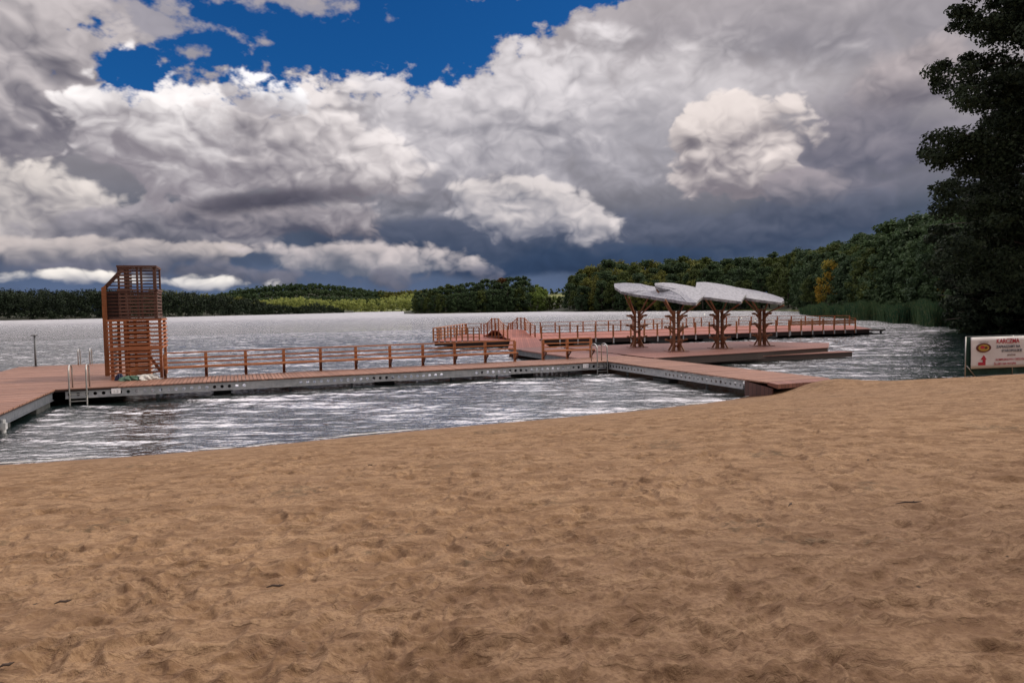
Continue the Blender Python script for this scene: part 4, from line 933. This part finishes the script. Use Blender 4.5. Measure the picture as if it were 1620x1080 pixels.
# layers: px, py, rx, ry, rot, bottom colour, top colour, edge, noise
layers = [
 (1250,40,520,120,0,(126,123,132),(170,163,166),.7,.8,.35),
 (1000,200,430,150,0,(148,146,155),(198,192,194),.7,.8,.4),
 (740,215,360,170,.12,(134,132,142),(214,208,210),.45,.9,.7),
 (1360,240,250,120,0,(92,94,110),(140,134,142),.6,.8,.6),
 (1120,362,460,52,0,(50,64,88),(96,100,116),.5,.9,.5),
 (900,404,330,32,0,(44,60,86),(56,72,98),.4,.5,.2),
 (700,375,300,40,0,(54,68,92),(86,92,110),.5,.9,.5),
 (1430,130,110,70,0,(112,108,118),(172,162,164),.4,1.0,.9),
 (50,130,190,180,0,(106,103,114),(188,180,181),.3,1.1,1),
 (80,330,220,90,0,(122,119,128),(214,205,200),.25,1.1,1.1),
 (260,365,260,50,0,(90,92,106),(160,154,160),.3,1.1,1),
 (170,405,300,34,0,(84,90,108),(186,176,174),.25,1.2,1),
 (440,345,190,34,0,(80,82,98),(160,152,156),.3,1.0,1),
 (560,404,150,26,0,(98,104,120),(194,184,184),.35,1.3,1),
 (300,220,220,125,-.1,(136,130,138),(240,234,233),.16,1.0,1.0),
 (490,235,190,115,-.25,(122,117,126),(224,216,215),.22,1.0,.95),
 (450,318,170,26,.1,(66,66,80),(104,100,110),.6,.8,.5),
 (415,148,80,40,-.3,(170,164,168),(244,241,243),.14,1.0,1.1),
 (1165,248,150,84,.1,(124,118,126),(220,209,205),.16,1.0,1.2),
 (830,328,160,46,-.1,(116,118,132),(206,198,197),.25,1.0,1.1),
 (1290,300,90,34,0,(96,98,112),(150,142,148),.4,1.0,1),
 (260,432,420,26,0,(74,80,98),(112,112,126),.6,1.6,.8),
 (180,444,260,16,0,(140,142,154),(232,225,218),.5,2.2,1),
]
cc = base
for (px_, py_, rx, ry, rot, bc, tcx, ed, na, em) in layers:
    f_, vv = P_(px_, py_, rx, ry, rot); a_ = nz.f('MULTIPLY_ADD', na, f_).ss(.02, .02+ed)
    lc = mix(nt, (vv.f('MULTIPLY_ADD', .75, emc*em)).ss(-.72, .78), col(*bc), col(*tcx)); cc = mix(nt, a_, cc, lc)
shade = emb.f('MULTIPLY_ADD', .2, 1.).f('MAXIMUM', .75).f('MINIMUM', 1.2)
cc = scv(cc, shade)
# unseen sky: cloud gain raised overhead to brighten lake reflections, lowered behind camera
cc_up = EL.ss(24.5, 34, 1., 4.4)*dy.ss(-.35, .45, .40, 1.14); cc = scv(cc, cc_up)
# openings of blue sky
ob = None
for (px_, py_, rx, ry, rot) in ((620,40,330,95,.16),(330,30,190,85,0),(215,100,60,55,0),(560,-90,420,90,.1),(850,10,250,50,.2)):
    f_, vv = P_(px_, py_, rx, ry, rot); ob = f_ if ob is None else ob.f('MAXIMUM', f_)
isl = None
for (px_, py_, rx, ry, rot) in ((225,25,95,42,0),(440,2,190,26,0),(290,80,50,20,0),(422,68,34,20,0),(370,58,40,14,0)):
    f_, vv = P_(px_, py_, rx, ry, rot); f_ = f_*(min(ry, 60)/60); isl = f_ if isl is None else isl.f('MAXIMUM', f_)
am = ((ob*1.05-nz*1.2-(B1-.5)*1.1).ss(-.06, .34))*(1-(isl*1.5+nz*.8+(B1-.5)*1.0-.06).ss(.0, .42)*.85)
skc = mix(nt, 1., X(nt, sky.outputs[0]), (.06,.36,.78), 'MULTIPLY')
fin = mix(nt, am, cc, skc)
# below the horizon
fin = mix(nt, EL.ss(-.6, -2.5), fin, col(70,78,88))
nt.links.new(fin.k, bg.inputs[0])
wd_.cycles.sampling_method = 'MANUAL'; wd_.cycles.sample_map_resolution = 512
# ---------------------------------------------------------------- sun
sl = bpy.data.lights.new('sun', 'SUN'); sl.energy = 2.3; sl.angle = math.radians(3); sl.color = (1, .88, .72)
so = bpy.data.objects.new('sun', sl); C.objects.link(so)
sd_ = Vector((math.sin(SUN_AZ)*math.cos(SUN_EL), math.cos(SUN_AZ)*math.cos(SUN_EL), math.sin(SUN_EL))); so.rotation_euler = sd_.to_track_quat('Z', 'Y').to_euler(); so.location = (30, 20, 60)
# ---------------------------------------------------------------- render
S.view_settings.view_transform = 'Standard'; S.view_settings.look = 'None'; S.view_settings.gamma = 1; S.view_settings.exposure = 0
S.render.engine = 'CYCLES'; S.cycles.max_bounces = 5; S.cycles.diffuse_bounces = 2; S.cycles.glossy_bounces = 3; S.cycles.transmission_bounces = 2; S.render.resolution_x = 1024; S.render.resolution_y = 682
